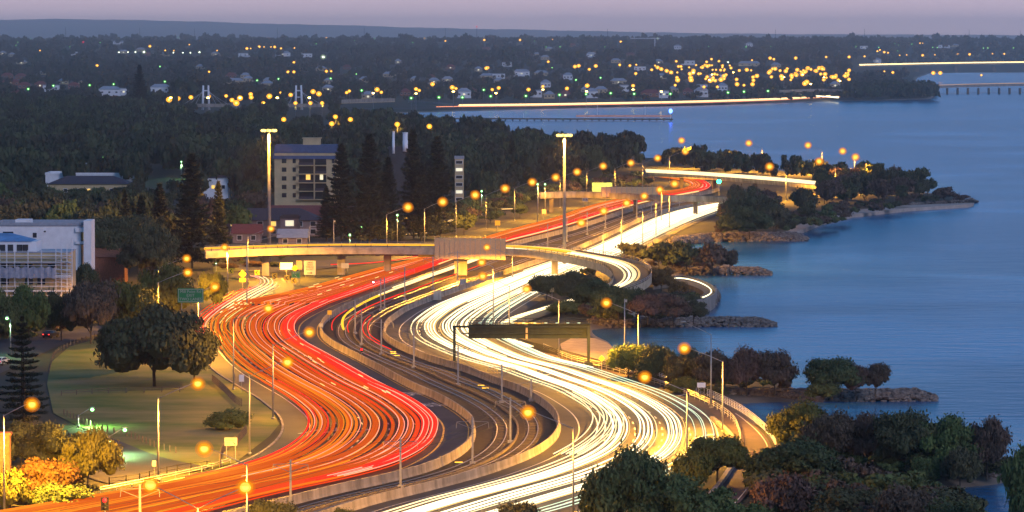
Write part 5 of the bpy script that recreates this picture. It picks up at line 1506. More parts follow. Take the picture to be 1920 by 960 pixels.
pylon_bridge(560, 'right white cable stayed footbridge among amber lamps', -20, 48)
simple_bridge('station_ramp', 'amber lit ramp with a mesh screen at the far left shore', [(640, 192), (670, 191), (700, 190), (740, 189)], 6, 6, M_cream, par=2.2)
simple_bridge('station_ramp', 'pale sloping ramp along the far shore', [(765, 190), (800, 192), (850, 197)], 5, 6, M_conc, par=1.0)
# jetty
P = [G(705, 220.5, .6), G(1262, 222.5, .6)]
o = P[0]; jt = empty('jetty', o, 'long thin timber jetty reaching across the water, glowing railing at the right end', 'jetty')
d_ = P[1] - P[0]; b = MB()
b.slab([Vector((0, 2, 0)), d_ + Vector((0, 2, 0))], [Vector((0, -2, 0)), d_ + Vector((0, -2, 0))], .9); b.build('deck', M_wood, jt)
for k in range(42):
    q = d_ * (k / 41); b = MB(); b.box((q.x, -1.4, q.z - 1.6), (1.1, .8, 2.4)); b.build('pile', M_dsteel, jt)
b = MB()
for k in range(60):
    q = d_ * (.76 + .24 * k / 59); b.tube([(q.x, -1.9, q.z), (q.x, -1.9, q.z + 1.4)], .09, 4)
b.box(((d_ * .84).x, -1.9, 1.2), (70, .2, 1.4)); b.build('jetty_railing', mat('warm_glow_rail', (.5, .3, .25), .6, emit=(1, .35, .2), es=.12), jt)  # the railing itself emits the warm light along the jetty
for x, t_ in ((.75, 17), (.962 - .05, 16), (.50, 6)):
    q = d_ * x; b = MB(); b.tube([(q.x, 0, 0), (q.x, 0, t_ * .55)], .16, 5); b.build('lamp_post', M_mast, jt)
q = d_ * .992; bl = empty('beacon', o + q, 'bright blue beacon lamp at the end of the jetty', 'beacon')
b = MB(); b.tube([(0, 0, 0), (0, 0, 5)], .15, 5); b.build('post', M_mast, bl); b = MB(); b.ell((0, 0, 5.5), (1.3, 1.3, 1.6), 10, 7); b.build('lamp_glass', E_blu, bl, True)
# far bridges
def far_bridge(P, z, w, label, m, np_, name='river_bridge'):
    A = [G(x, y, z) for x, y in P]; rt = empty(name, A[0], label, 'bridge'); o = A[0]; A = [a - o for a in A]
    b = MB(); b.slab([a + Vector((0, w, 0)) for a in A], A, 1.6); b.build('deck', m, rt)
    b = MB(); b.slab([a + Vector((0, .4, 1.2)) for a in A], [a + Vector((0, 0, 1.2)) for a in A], 1.1); b.build('parapet', m, rt)
    L = A[-1] - A[0]
    for k in range(np_):
        q = A[0] + L * ((k + .5) / np_); b = MB(); b.box((q.x, w / 2, -z / 2 - 1.4), (1.6 if np_ > 12 else 5, w * .7, z + .3)); b.build('pier', M_conc2, rt)
    return rt, o, A
r_, o, A = far_bridge([(1612, 124), (1700, 122), (1800, 120), (1960, 118), (2100, 117)], 9, 14, 'farther of two river bridges at the right edge, brightly lit along its length', M_conc, 9)
for k in range(4):
    q = MB(); q.tube([a + o + Vector((0, 1 + k * 2.2, 1.9 + .25 * k)) for a in A], .7, 4); tag(q.build('light_trail', trail_mat('bridge_gold', (1.0, .72, .3), 3.0)), 'pale gold streak along the farther river bridge', 'light trail', 'trails on the farther river bridge')
r_, o, A = far_bridge([(1748, 163), (1800, 161), (1860, 159.5), (1920, 158.5), (2100, 157)], 6, 12, 'nearer of two river bridges at the right edge, on dark piers', M_conc, 22)
q = MB(); q.tube([a + o + Vector((0, 3, 1.6)) for a in A], .3, 4); tag(q.build('light_trail', trail_mat('bridge_dim', (1.0, .55, .25), .6)), 'dim amber streak along the nearer river bridge', 'light trail')
simple_bridge('flyover', 'tan overpass with a screen at the far shore interchange', [(1462, 172), (1520, 170), (1560, 170), (1605, 173)], 7, 10, M_conc, par=1.5)
# crane, masts
p = GT(1228, 92); rt = empty('tower_crane', p, 'white tower crane on the distant treeline with a bright lamp', 'crane'); zt_ = Zat(1228, 71, p.y).z - p.z; s_ = p.y / F
b = MB(); b.box((0, 0, zt_ / 2), (2, 2, zt_)); b.build('tower', M_mast, rt); b = MB(); b.box((-18 * s_, 0, zt_ - 1), (56 * s_, 1.2, 1.4)); b.build('jib', M_mast, rt)
for i_, (x, ty) in enumerate(((123, 50), (262, 52), (365, 53), (520, 52), (683, 52), (835, 52), (894, 50), (1139, 54), (1454, 55), (1621, 54), (1817, 55), (1913, 57))):
    p = GT(x, 72); z = Zat(x, ty, p.y).z - p.z; rt = empty('radio_mast', p, 'thin lattice mast standing above the distant treeline' if i_ != 6 else 'thin mast with a red light above the distant treeline', 'mast', 'masts on the horizon' if i_ != 6 else None)
    b = MB(); b.tube([(0, 0, 0), (0, 0, z)], [1.2, .5], 4); b.build('tower', M_dsteel, rt)
    if i_ == 6: b = MB(); b.ell((0, -1, z), (2, 2, 2), 8, 6); b.build('lamp_glass', E_red, rt, True)

# ================================================================ rock groynes
def groyne(pts, w, label, n, size=1.1, top=0.8, name='rock_groyne', seed=1):
    rg = random.Random(seed); P = [G(x, y, -1.5) for x, y in pts]
    L = [0]
    for i in range(1, len(P)): L.append(L[-1] + (P[i] - P[i - 1]).length)
    b = MB()
    def at(s):
        i = max(j for j in range(len(L)) if L[j] <= s + 1e-6); i = min(i, len(P) - 2)
        return P[i].lerp(P[i + 1], (s - L[i]) / (L[i + 1] - L[i]))
    for k in range(n):
        s = rg.uniform(0, L[-1]); q = at(s); u = rg.gauss(0, .42); u = max(-1, min(1, u)); s_ = size * rg.uniform(.5, 1.25)
        z = -1.6 + (top + 1.5) * (1 - abs(u) ** 1.4) * min(1, (L[-1] - s) / 5 + .35)
        b.ell((q.x, q.y + u * w / 2, z), (s_ * rg.uniform(.7, 1.3) * .6, s_ * .6, s_ * rg.uniform(.45, .8) * .6), 6, 4, jit=.28, rg=rg)
    # core
    for k in range(30):
        q = at(L[-1] * k / 30 * .95); b.ell((q.x, q.y, -1.9), (L[-1] / 40, w * .22, top + .1), 8, 5, jit=.1, rg=rg)
    return tag(b.build(name, M_rock), label, 'groyne')
groyne([(1360, 750), (1450, 749), (1600, 750), (1752, 749)], 6.5, 'nearest rock groyne, with trees on it, reaching right into the river', 2600, 1.0, .15, seed=2)
groyne([(1106, 612), (1250, 611), (1350, 610), (1452, 611)], 8, 'second rock groyne from the bottom, low and dark behind the near lamps', 2000, 1.0, .1, seed=3)
groyne([(1262, 515), (1350, 514), (1444, 515)], 8, 'third rock groyne, small, below the round dark trees', 1200, 1.1, .2, seed=4)
groyne([(1262, 459), (1330, 452), (1420, 450), (1512, 450)], 14, 'farthest rock groyne, broad and pale at its left end', 2200, 1.5, .5, seed=5)
groyne([(1590, 896), (1650, 893), (1720, 905)], 6, 'patch of pale boulders between the shoreline trees at the bottom right', 420, 1.2, .5, seed=6)
groyne([(1730, 908), (1800, 906), (1885, 900)], 3.5, 'line of dark boulders under the last shoreline tree', 220, 1.0, .2, seed=7)
groyne([(1690, 391), (1760, 386), (1832, 380)], 4, 'thin rocky tip of the wooded point', 200, 1.2, .1, seed=8)
groyne([(1340, 575), (1344, 562), (1335, 548)], 4, 'dark boulders at the foot of the causeway loop', 160, 1.2, .1, seed=9)


# ================================================================ trees
def crown_np(seed, lobes, nleaf, leaf, flat=0.62, shape='round', up=0.25, jitter=0.27):
    """unit crown: radius 1, spread over z 0..1; returns verts, quads"""
    rs = np.random.RandomState(seed)
    C, Rr = [], []
    for k in range(lobes):
        a = rs.uniform(0, 2 * math.pi); q = math.sqrt(rs.uniform(0, 1)) * 0.72
        if shape == 'round':
            z = 0.25 + 0.55 * rs.uniform(0, 1) * math.sqrt(max(0, 1 - q * q))
        elif shape == 'flat':
            z = 0.45 + 0.3 * rs.uniform(0, 1)
        elif shape == 'bush':
            z = 0.18 + 0.5 * rs.uniform(0, 1) * math.sqrt(max(0, 1 - q * q))
        C.append((q * math.cos(a), q * math.sin(a), z)); Rr.append((rs.uniform(0.11, 0.33) if lobes > 12 else rs.uniform(0.18, 0.36)) * (1.2 if lobes < 9 else 1.0))
    C, Rr = np.array(C), np.array(Rr)
    w = Rr ** 2; w /= w.sum()
    L = rs.choice(lobes, nleaf, p=w)
    d = rs.normal(size=(nleaf, 3)); d /= np.linalg.norm(d, axis=1)[:, None]
    d[:, 2] = np.abs(d[:, 2]) * 0.9 - up * (rs.rand(nleaf) < 0.45)
    d /= np.linalg.norm(d, axis=1)[:, None]
    rad = Rr[L] * (1.0 + rs.normal(0, jitter, nleaf))
    P = C[L] + d * rad[:, None] * np.array([1, 1, flat])
    nrm = d + rs.normal(0, 0.55, (nleaf, 3)); nrm /= np.linalg.norm(nrm, axis=1)[:, None]
    u = np.cross(nrm, rs.normal(size=(nleaf, 3))); u /= np.linalg.norm(u, axis=1)[:, None]
    v = np.cross(nrm, u)
    s = leaf * rs.uniform(0.55, 1.3, nleaf)[:, None]
    su, sv = u * s, v * s * rs.uniform(.45, .9, nleaf)[:, None]
    V = np.stack([P - su - sv, P + su - sv * .4, P + su * .8 + sv, P - su * .5 + sv], 1).reshape(-1, 3)
    Q = np.arange(nleaf * 4).reshape(-1, 4)
    # dark cores so that the crown is not hollow
    cv, cq = [], []
    for c, r in zip(C, Rr):
        b = MB(); b.ell(c, (r * .70, r * .70, r * .64 * flat / .62 * .8), 7, 5, jit=.15, rg=random.Random(int(seed * 31 + len(cv))))
        base = len(V) + len(cv)
        cv += b.v
        for f in b.f:
            f = tuple(i + base for i in f)
            cq.append(f if len(f) == 4 else f + (f[-1],))
    return V, Q, np.array(cv), cq


def crown_mesh(name, seed, lobes, nleaf, leaf, m, **kw):
    V, Q, cv, cq = crown_np(seed, lobes, nleaf, leaf, **kw)
    me = bpy.data.meshes.new(name)
    fs = [tuple(q) for q in Q.tolist()] + [f if f[2] != f[3] else f[:3] for f in cq]
    me.from_pydata(np.concatenate([V, cv]).tolist(), [], fs)
    me.materials.append(m)
    me.update()
    return me


def trunk_mesh(seed, m=None):
    rg = random.Random(seed); b = MB()
    b.tube([(0, 0, -.05), (.02, 0, .25), (-.02, .02, .5)], [.035, .026, .018], 7)
    for k in range(7):
        a = k * 0.9 + rg.uniform(0, .5); z = rg.uniform(.16, .42); q = rg.uniform(.4, .65)
        b.tube([(0, 0, z), (q * .45 * math.cos(a) * .9, q * .45 * math.sin(a) * .9, z + .14), (q * math.cos(a), q * math.sin(a), z + .34)], [.016, .011, .004], 5)
    return b.mesh('trunk', m or M_bark, True)
TRUNKS = [trunk_mesh(s) for s in range(3)]

BASE = {}
def proto(kind, m):
    key = (kind, m.name)
    if key not in BASE:
        if kind[0] == 'near': vs_ = [crown_mesh('crown', 10 + s, 40, 15000, .031, m) for s in range(3)]
        elif kind[0] == 'nearbush': vs_ = [crown_mesh('crown', 20 + s, 30, 9500, .040, m, shape='bush', flat=.8) for s in range(2)]
        elif kind[0] == 'umbrella': vs_ = [crown_mesh('crown', 25, 24, 9000, .038, m, shape='flat', flat=.5)]
        elif kind[0] == 'mid': vs_ = [crown_mesh('crown', 30 + s, 22, 3200, .058, m) for s in range(4)]
        elif kind[0] == 'far': vs_ = [crown_mesh('crown', 40 + s, 10, 800, .10, m) for s in range(3)]
        BASE[key] = vs_
    return BASE[key]
tr = random.Random(99)
n_tree = 0


def tree(px, by, h, r, kind, m, label, group=None, name='tree', cat='tree', trunk_h=0.22, squash=1.0, p=None):
    """a tree or shrub rooted at the ground seen at (px, by): h high, crown radius r, all in metres"""
    global n_tree
    n_tree += 1
    p = p if p is not None else G(px, by, -.1)
    rt = empty(name, p, label, cat, group, rz=tr.uniform(0, 6.28))
    me = tr.choice(proto((kind,), m))
    th_ = h * trunk_h
    c = link('crown', me, rt); c.location = (0, 0, th_); c.scale = (r, r * .95, (h - th_) / 0.95); c.rotation_euler = (0, 0, tr.uniform(0, 6.28))
    t = link('trunk', tr.choice(TRUNKS), rt); t.scale = (r * .9, r * .9, h)
    return rt


def pine_mesh(seed, tiers, per, nq, m, leaf=.03):
    """Norfolk pine: whorls of level branches carrying upturned needles"""
    rs = np.random.RandomState(seed); V = []
    for i in range(tiers):
        f = i / (tiers - 1)
        z = .10 + .89 * f; rad0 = (1 - f) ** .82 * (1.0 if i % 2 else .9) * rs.uniform(.75, 1.05) + .03
        for k in range(per):
            if rs.rand() < .14: continue
            rad = rad0 * rs.uniform(.68, 1.12)
            a = 2 * math.pi * (k + rs.uniform(-.3, .3)) / per + i * .7
            t = rs.rand(nq) ** .7
            q = rad * t
            wd = .09 * rad * (1 - t * .5) + .012
            la = rs.normal(0, 1, nq) * wd
            x = q * math.cos(a) - la * math.sin(a); y = q * math.sin(a) + la * math.cos(a)
            zz = z - .05 * t * (1 - f) + .035 * t * t + rs.normal(0, .004, nq)
            n = np.stack([rs.normal(0, .4, nq), rs.normal(0, .4, nq), np.ones(nq)], 1)
            P = np.stack([x, y, zz], 1)
            u = np.stack([math.cos(a) + rs.normal(0, .5, nq), math.sin(a) + rs.normal(0, .5, nq), rs.normal(.25, .25, nq)], 1); u /= np.linalg.norm(u, axis=1)[:, None]
            v = np.cross(n, u); v /= np.linalg.norm(v, axis=1)[:, None]
            s = leaf * rs.uniform(.7, 1.4, nq)[:, None]
            sc_ = np.array([1, 1, .34])
            V.append(np.stack([P - u * s * sc_, P + v * s * .45 * sc_, P + u * s * 1.3 * sc_, P - v * s * .45 * sc_], 1).reshape(-1, 3))
    V = np.concatenate(V); Q = np.arange(len(V)).reshape(-1, 4)
    return np_mesh('foliage', V, Q, [m])
PINE_N = [pine_mesh(1, 15, 7, 110, L_pine, .05)]
PINE_M = [pine_mesh(2 + s, 22, 8, 60, L_pine, .085) for s in range(3)]
PINE_T = (lambda b: (b.tube([(0, 0, 0), (0, 0, .5), (0, 0, 1)], [.055, .035, .006], 7), b.mesh('trunk', M_bark, True))[1])(MB())


def pine(px, by, h, r, label, near=False, group=None):
    global n_tree
    n_tree += 1
    rt = empty('norfolk_pine', G(px, by, -.1), label, 'pine tree', group, rz=tr.uniform(0, 6.28))
    c = link('foliage', tr.choice(PINE_N if near else PINE_M), rt); c.scale = (r, r, h); c.rotation_euler = (0, 0, tr.uniform(0, 6))
    t = link('trunk', PINE_T, rt); t.scale = (r if r < 5 else 5, r if r < 5 else 5, h * .98)
    return rt


def hpx(by, ty):
    return (by - ty) * 60.0 / (by - 68)

# ---- foreground and right shoreline: (px, base, top, half width px, kind, leaf, label)
NT = [
    (1180, 1005, 838, 92, 'near', L_green, 'broad dark green tree at the bottom, left of two over the white lanes'),
    (1130, 1000, 880, 50, 'nearbush', L_dark, 'dark lower crown at the left foot of the broad bottom tree'),
    (1290, 1015, 885, 105, 'near', L_green, 'grey green billowing tree at the bottom edge, right of the broad dark one'),
    (1390, 1020, 935, 70, 'nearbush', L_green, 'low green crown at the bottom edge under the footpath end'),
    (1345, 905, 815, 68, 'near', L_olive, 'lamp lit yellow green tree at the end of the white bend'),
    (1300, 915, 845, 50, 'nearbush', L_olive, 'yellow green shrub left of the lamp lit tree'),
    (980, 995, 935, 55, 'nearbush', L_dark, 'dark shrub rising from the bottom edge before the white lanes'),
    (500, 1000, 930, 58, 'nearbush', L_dark, 'dark shrub rising from the bottom edge below the twin lamp'),
    (640, 990, 948, 26, 'nearbush', L_dark, 'small dark shrub at the bottom edge by the median barrier'),
    (1492, 925, 822, 95, 'near', L_dark, 'brown green domed tree right of the footpath bend'),
    (1480, 978, 878, 80, 'nearbush', L_russ, 'russet shrub at the bottom below the domed tree'),
    (1590, 985, 905, 85, 'nearbush', L_dark, 'dark shrub at the bottom in front of the boulder patch'),
    (1690, 1000, 900, 85, 'nearbush', L_russ, 'brown shrub at the bottom right of the boulder patch'),
    (1790, 1010, 930, 70, 'nearbush', L_green, 'grey green shrub at the bottom beside the dark cove'),
    (1500, 845, 752, 62, 'near', L_olive, 'ochre leaved tree at the left of the shoreline grove'),
    (1560, 880, 770, 60, 'near', L_russ, 'russet tree behind the ochre one in the shoreline grove'),
    (1625, 880, 772, 55, 'near', L_russ, 'dull brown tree in the middle of the shoreline grove'),
    (1700, 890, 765, 75, 'near', L_dark, 'tall dark green tree in the shoreline grove'),
    (1775, 895, 775, 72, 'near', L_green, 'tall grey green tree in the shoreline grove'),
    (1850, 895, 778, 48, 'near', L_russ, 'reddish tree at the right end of the shoreline grove'),
    (1735, 905, 852, 35, 'nearbush', L_green, 'round grey green shrub at the water below the shoreline grove'),
    (1800, 908, 830, 45, 'nearbush', L_dark, 'dark hanging shrub over the boulders of the shoreline grove'),
    (1450, 890, 838, 35, 'nearbush', L_olive, 'ochre shrub between footpath and domed tree'),
    (1935, 1040, 830, 75, 'near', L_green, 'very dark green tree cut by the right edge at the bottom'),
    # on the nearest groyne
    (1560, 745, 668, 62, 'near', L_dark, 'wide dark tree standing first on the nearest groyne'),
    (1605, 744, 682, 28, 'near', L_russ, 'small brown tree between the wide tree and the round one'),
    (1641, 742, 677, 32, 'near', L_russ, 'round reddish tree standing last on the nearest groyne'),
    (1545, 748, 712, 42, 'nearbush', L_green, 'dense green shrub on the boulders under the wide dark tree'),
    (1178, 712, 640, 45, 'near', L_green, 'green tree first in the row behind the near lamps'),
    (1230, 720, 645, 45, 'near', L_dark, 'dark tree second in the row behind the near lamps'),
    (1285, 728, 648, 45, 'near', L_dark, 'brownish tree third in the row behind the near lamps'),
    (1340, 734, 655, 45, 'near', L_russ, 'russet tree fourth in the row behind the near lamps'),
    (1400, 738, 650, 48, 'near', L_russ, 'russet tree fifth in the row behind the near lamps'),
    (1452, 738, 655, 48, 'near', L_russ, 'reddish tree last in the row behind the near lamps'),
    (1280, 738, 705, 35, 'nearbush', L_olive, 'lamp lit green shrub below the tree row'),
    (1340, 742, 722, 30, 'nearbush', L_dark, 'low shrub by the white board'),
    # loop ramp point
    (1025, 562, 512, 42, 'near', L_dark, 'lamp pierced dark shrub before the white lanes inside the loop ramp'),
    (1085, 572, 505, 48, 'near', L_dark, 'dark shrub under the overpass curve'),
    (1120, 590, 520, 52, 'near', L_dark, 'dark shrub behind the star bright lamp'),
    (1160, 605, 535, 50, 'near', L_dark, 'large dark shrub right of the star bright lamp'),
    (1215, 607, 548, 45, 'near', L_russ, 'brown shrub on the root of the second groyne'),
    (1262, 607, 552, 42, 'near', L_russ, 'reddish shrub in the middle of the second groyne'),
    (1300, 606, 560, 30, 'near', L_dark, 'small dark tree at the foot of the causeway loop'),
    (1060, 590, 560, 45, 'nearbush', L_green, 'low green shrub beside the tan board'),
    (1240, 548, 500, 32, 'near', L_orange, 'orange lit shrub at the outside of the loop ramp'),  # the orange light is in its leaf colour
    (1272, 552, 525, 22, 'nearbush', L_orange, 'small orange lit shrub beside the causeway loop'),  # the orange light is in its leaf colour
    # third groyne
    (1190, 500, 452, 35, 'mid', L_dark, 'dark round tree at the edge of the far white lanes'),
    (1235, 505, 450, 40, 'mid', L_dark, 'second dark round tree above the third groyne'),
    (1288, 507, 450, 42, 'mid', L_dark, 'third dark round tree above the third groyne'),
    (1335, 508, 453, 38, 'mid', L_russ, 'fourth round tree above the third groyne'),
    (1368, 508, 466, 22, 'mid', L_russ, 'small last tree above the third groyne'),
    (100, 378, 349, 26, 'mid', L_green, 'low tree before the left end of the long white building'),
    (140, 380, 351, 26, 'mid', L_dark, 'low dark tree before the dark hipped roof'),
    (180, 380, 350, 27, 'mid', L_green, 'low green tree before the lit windows of the low building'),
    (222, 379, 348, 27, 'mid', L_dark, 'low tree before the right end of the long white building'),
    (255, 376, 330, 22, 'mid', L_dark, 'taller tree at the right corner of the long white building'),
    (70, 376, 328, 24, 'mid', L_dark, 'taller tree at the left corner of the long white building'),
    # left side
    (290, 725, 562, 112, 'near', L_dark, 'huge spreading dark fig tree in the park'),
    (365, 724, 612, 62, 'near', L_dark, 'dark lower half of the fig canopy beside the red lanes'),
    (225, 690, 600, 50, 'near', L_dark, 'dark crown at the left of the fig tree'),
    (310, 612, 490, 62, 'near', L_olive, 'lamp lit ochre tree above the fig tree'),
    (240, 640, 520, 60, 'near', L_olive, 'brownish ochre tree left of the lamp lit one'),
    (400, 590, 505, 30, 'near', L_olive, 'slim ochre tree at the start of the exit ramp'),
    (170, 645, 520, 55, 'near', L_russ, 'brown tree at the end of the dim street'),
    (55, 645, 528, 48, 'near', L_green, 'mid green tree in front of the building site'),
    (-5, 650, 540, 50, 'near', L_green, 'green tree at the left edge in front of the building site'),
    (115, 640, 545, 40, 'near', L_dark, 'dark tree behind the dark car'),
    (165, 925, 800, 62, 'near', L_olive, 'olive green tree beside the park road at the bottom left'),
    (105, 895, 790, 70, 'near', L_dark, 'dark leafy tree behind the orange hedge'),
    (80, 935, 852, 70, 'nearbush', L_orange, 'orange leaved hedge at the bottom left'),
    (20, 955, 872, 52, 'nearbush', L_olive, 'yellow green hedge at the bottom left corner'),
    (110, 950, 905, 70, 'nearbush', L_green, 'green clipped hedge under the orange one'),
    (40, 870, 780, 60, 'nearbush', L_dark, 'dark undergrowth behind the brick chimney'),
    (430, 806, 765, 50, 'nearbush', L_green, 'lone dark dome shaped bush in the park'),
    (475, 500, 488, 26, 'nearbush', L_orange, 'low golden shrub in the garden bed left of the mast'),
    (430, 505, 492, 22, 'nearbush', L_orange, 'low golden shrub at the left of the garden bed'),
    (510, 500, 490, 20, 'nearbush', L_olive, 'low shrub at the foot of the left light mast'),
    (870, 440, 400, 28, 'mid', L_dark, 'round dark shrub before the frontage road'),
    (920, 418, 392, 26, 'mid', L_green, 'dark green hedge behind the yellow square board'),
    (825, 448, 415, 32, 'mid', L_dark, 'dark shrub above the overpass screen'),
    (975, 408, 380, 22, 'mid', L_green, 'mid green shrub on the verge, near the lamp row'),
    (1405, 445, 385, 52, 'near', L_dark, 'big round dark tree above the farthest groyne'),
    (1455, 440, 388, 32, 'mid', L_dark, 'dark tree next to the beach of the wooded point'),
    (1362, 440, 400, 24, 'mid', L_dark, 'dark tree at the end of the far white lanes'),
    (1715, 368, 335, 16, 'umbrella', L_dark, 'flat crowned tree near the tip of the wooded point'),
    (1740, 366, 343, 6, 'mid', L_dark, 'tiny slender tree near the tip of the wooded point'),
    (1770, 378, 350, 28, 'mid', L_russ, 'low tree at the tip of the wooded point'),
    (1800, 379, 364, 18, 'mid', L_russ, 'last low shrub at the tip of the wooded point'),
]
for px_, by_, ty_, hw_, kd, m_, lb in NT:
    s_ = (by_ - 68) / 60.0
    bush = kd == 'nearbush'
    tree(px_, by_, hpx(by_, ty_), hw_ / s_, kd, m_, lb, name='shrub' if bush else 'tree', cat='shrub' if bush else 'tree', trunk_h=0.0 if bush else (.42 if kd == 'umbrella' else .03 if hw_ > 100 else .12))
PN = [(42, 775, 598, 62, 'dark Norfolk pine with open tiers at the left edge', True), (45, 800, 620, 60, 'second Norfolk pine just behind the near one', True), (360, 505, 296, 62, 'tall Norfolk pine left of the light mast', False), (265, 500, 372, 35, 'slim Norfolk pine between white building and tall pine', False), (235, 495, 365, 30, 'slim Norfolk pine beside the white building', False), (300, 500, 350, 38, 'Norfolk pine left of the tall one', False), (410, 490, 345, 30, 'shorter Norfolk pine right of the tall one', False),
      (693, 462, 258, 54, 'tall Norfolk pine, darkest of the group in the middle', False), (640, 452, 275, 45, 'Norfolk pine standing before the apartment tower', False), (612, 452, 352, 26, 'short pine at the foot of the apartment tower', False), (728, 455, 300, 40, 'Norfolk pine below the slim white flue', False), (775, 448, 250, 42, 'tall Norfolk pine right of the thick white flue', False), (820, 440, 262, 46, 'broad Norfolk pine before the slim block', False), (745, 455, 400, 14, 'dark columnar cypress behind the overpass', False), (790, 452, 310, 32, 'Norfolk pine beside the green lamps', False), (262, 215, 125, 26, 'single tall pine rising out of the far wood', False), (960, 330, 262, 22, 'pine in the wood left of the right light mast', False)]
for px_, by_, ty_, hw_, lb, nr_ in PN:
    s_ = (by_ - 68) / 60.0
    pine(px_, by_, hpx(by_, ty_), hw_ / s_, lb, nr_)

# brick chimney bottom left
p = G(9, 935, 0); s_ = 14.4; b = MB(); b.box((p.x, p.y, 4.2), (1.5, 1.5, 8.4)); b.box((p.x, p.y, 8.5), (1.9, 1.9, .35))
tag(b.build('brick_pillar', M_brick), 'orange brick pillar with a cap at the left edge by the hedge', 'pillar')

# ---- woods
def inside(poly, x, y):
    c = False; n = len(poly)
    for i in range(n):
        ax, ay = poly[i]; bx, by = poly[(i + 1) % n]
        if (ay > y) != (by > y) and x < (bx - ax) * (y - ay) / (by - ay) + ax: c = not c
    return c
CLEAR = [(513, 640, 372, 402), (400, 585, 455, 455), (85, 245, 347, 362), (-40, 178, 470, 560), (-40, 145, 545, 590), (730, 768, 300, 430), (390, 415, 350, 372), (372, 402, 204, 206), (545, 610, 206, 206), (195, 212, 500, 530), (300, 345, 325, 335), (505, 512, 490, 497), (840, 855, 345, 395), (640, 740, 196, 200)]
R1 = [(-160, 208), (640, 208), (665, 226), (700, 238), (760, 250), (870, 268), (1000, 282), (1120, 296), (1195, 308), (1195, 322), (1160, 335), (1080, 352), (1000, 364), (960, 372), (880, 392), (800, 405), (780, 425), (690, 440), (600, 450), (560, 460), (400, 480), (330, 520), (280, 560), (150, 585), (-160, 600)]
R2 = [(1215, 301), (1300, 309), (1400, 321), (1500, 330), (1600, 343), (1690, 358), (1745, 368), (1700, 384), (1600, 394), (1540, 407), (1480, 432), (1380, 440), (1345, 425), (1390, 395), (1378, 366), (1362, 352), (1330, 330), (1240, 318)]
CLEAR += [(x - 2.5, x + 2.5, y + 2, 68 + (y - 68) * 1.2) for x, y in MID_O if x < 820 and y > 170] + [(x - 3, x + 3, y + 3, 68 + (y - 68) * 1.3) for x, y in ((745, 233), (192, 294), (340, 303))]
CLEAR += [(x, x + 24, 327.5 + (x - 1240) * .082, 322 + (x - 1210) * .079) for x in range(1200, 1490, 24)]
road_clear = lambda x, y: any(abs(x - c) < w and abs(y - d) < h for c, d, w, h in ((1210, 330, 20, 8),))
UNION = []


def scatter(poly, sx, sy, hmin, hmax, seed, clear=True):
    rs = random.Random(seed); out_ = []
    ys = [G(0, y).y for _, y in poly]; D0, D1 = min(ys), max(ys)
    D = D0
    while D < D1:
        y = 68 + 60 * F / D
        X = -0.16 * D
        while X < 0.15 * D:
            xx = X + rs.uniform(-.5, .5) * sx; dd = D + rs.uniform(-.5, .5) * sy
            px = xx / dd * F + 960; py = 68 + 60 * F / dd
            X += sx
            if not inside(poly, px, py): continue
            h = rs.uniform(hmin, hmax); s = (py - 68) / 60; r = h * rs.uniform(.38, .58)
            top = py - h * s
            if clear and any(x0 - r * s < px < x1 + r * s and py > yb2 and top < yv for x0, x1, yv, yb2 in CLEAR): continue
            out_.append((xx, dd, h, r, px, py))
        D += sy
    return out_
W1 = scatter(R1, 11, 26, 9, 17, 3)
W2 = scatter(R2, 9, 20, 7, 12, 4)
W1.sort(key=lambda t: t[1]); W2.sort(key=lambda t: t[1])
print('wood', len(W1), len(W2), 'trees so far', n_tree)


LM = [('the building site', 70, 520), ('the white apartments', 150, 480), ('the low white buildings', 166, 350), ('the tall Norfolk pine', 360, 440), ('the left light mast', 500, 420), ('the apartment tower', 576, 370),
      ('the white flues', 750, 300), ('the slim block', 850, 330), ('the right light mast', 1058, 330), ('the far screen bridge', 1180, 345), ('the green traffic light', 1348, 350), ('the lamps of the point', 1500, 330), ('the beach', 1560, 410), ('the tip of the point', 1760, 370)]
used_lab = {}
WORDS = ['', 'second ', 'third ', 'fourth ', 'fifth ', 'sixth ', 'seventh ', 'eighth ', 'ninth ', 'tenth ', 'eleventh ', 'twelfth ']


def wood_label(px, py, h, tone):
    nm, lx, ly = min(LM, key=lambda l: abs(l[1] - px) + 1.6 * abs(l[2] - py))
    dx, dy = px - lx, (py - ly) * 2.2
    side = ('right of ' if dx > 0 else 'left of ') if abs(dx) > abs(dy) else ('in front of ' if dy > 0 else 'behind ')
    size = 'tall ' if h > 14 else 'low ' if h < 10.5 else 'mid sized '
    base = size + tone + ' tree ' + side + nm
    k = used_lab.get(base, 0); used_lab[base] = k + 1
    return (WORDS[k] if k < len(WORDS) else '') + base
KEEP1 = [t for t in W1 if t[5] > 262][:120]; KEEP2 = W2[:60]
TONE = {'leaves_dark': 'dark', 'leaves_green': 'green', 'leaves_russet': 'brownish'}
for K, grp in ((KEEP1, 'trees of the near wood'), (KEEP2, 'trees on the wooded point')):
    for (xx, dd, h, r, px_, py_) in K:
        m_ = tr.choice([L_dark, L_dark, L_green, L_russ, L_dark] if K is KEEP1 else [L_dark, L_russ, L_dark])
        tree(0, 0, h, r, 'near' if py_ > 500 else 'mid', m_, wood_label(px_, py_, h, TONE[m_.name]), grp, p=Vector((xx, dd, -.2)))


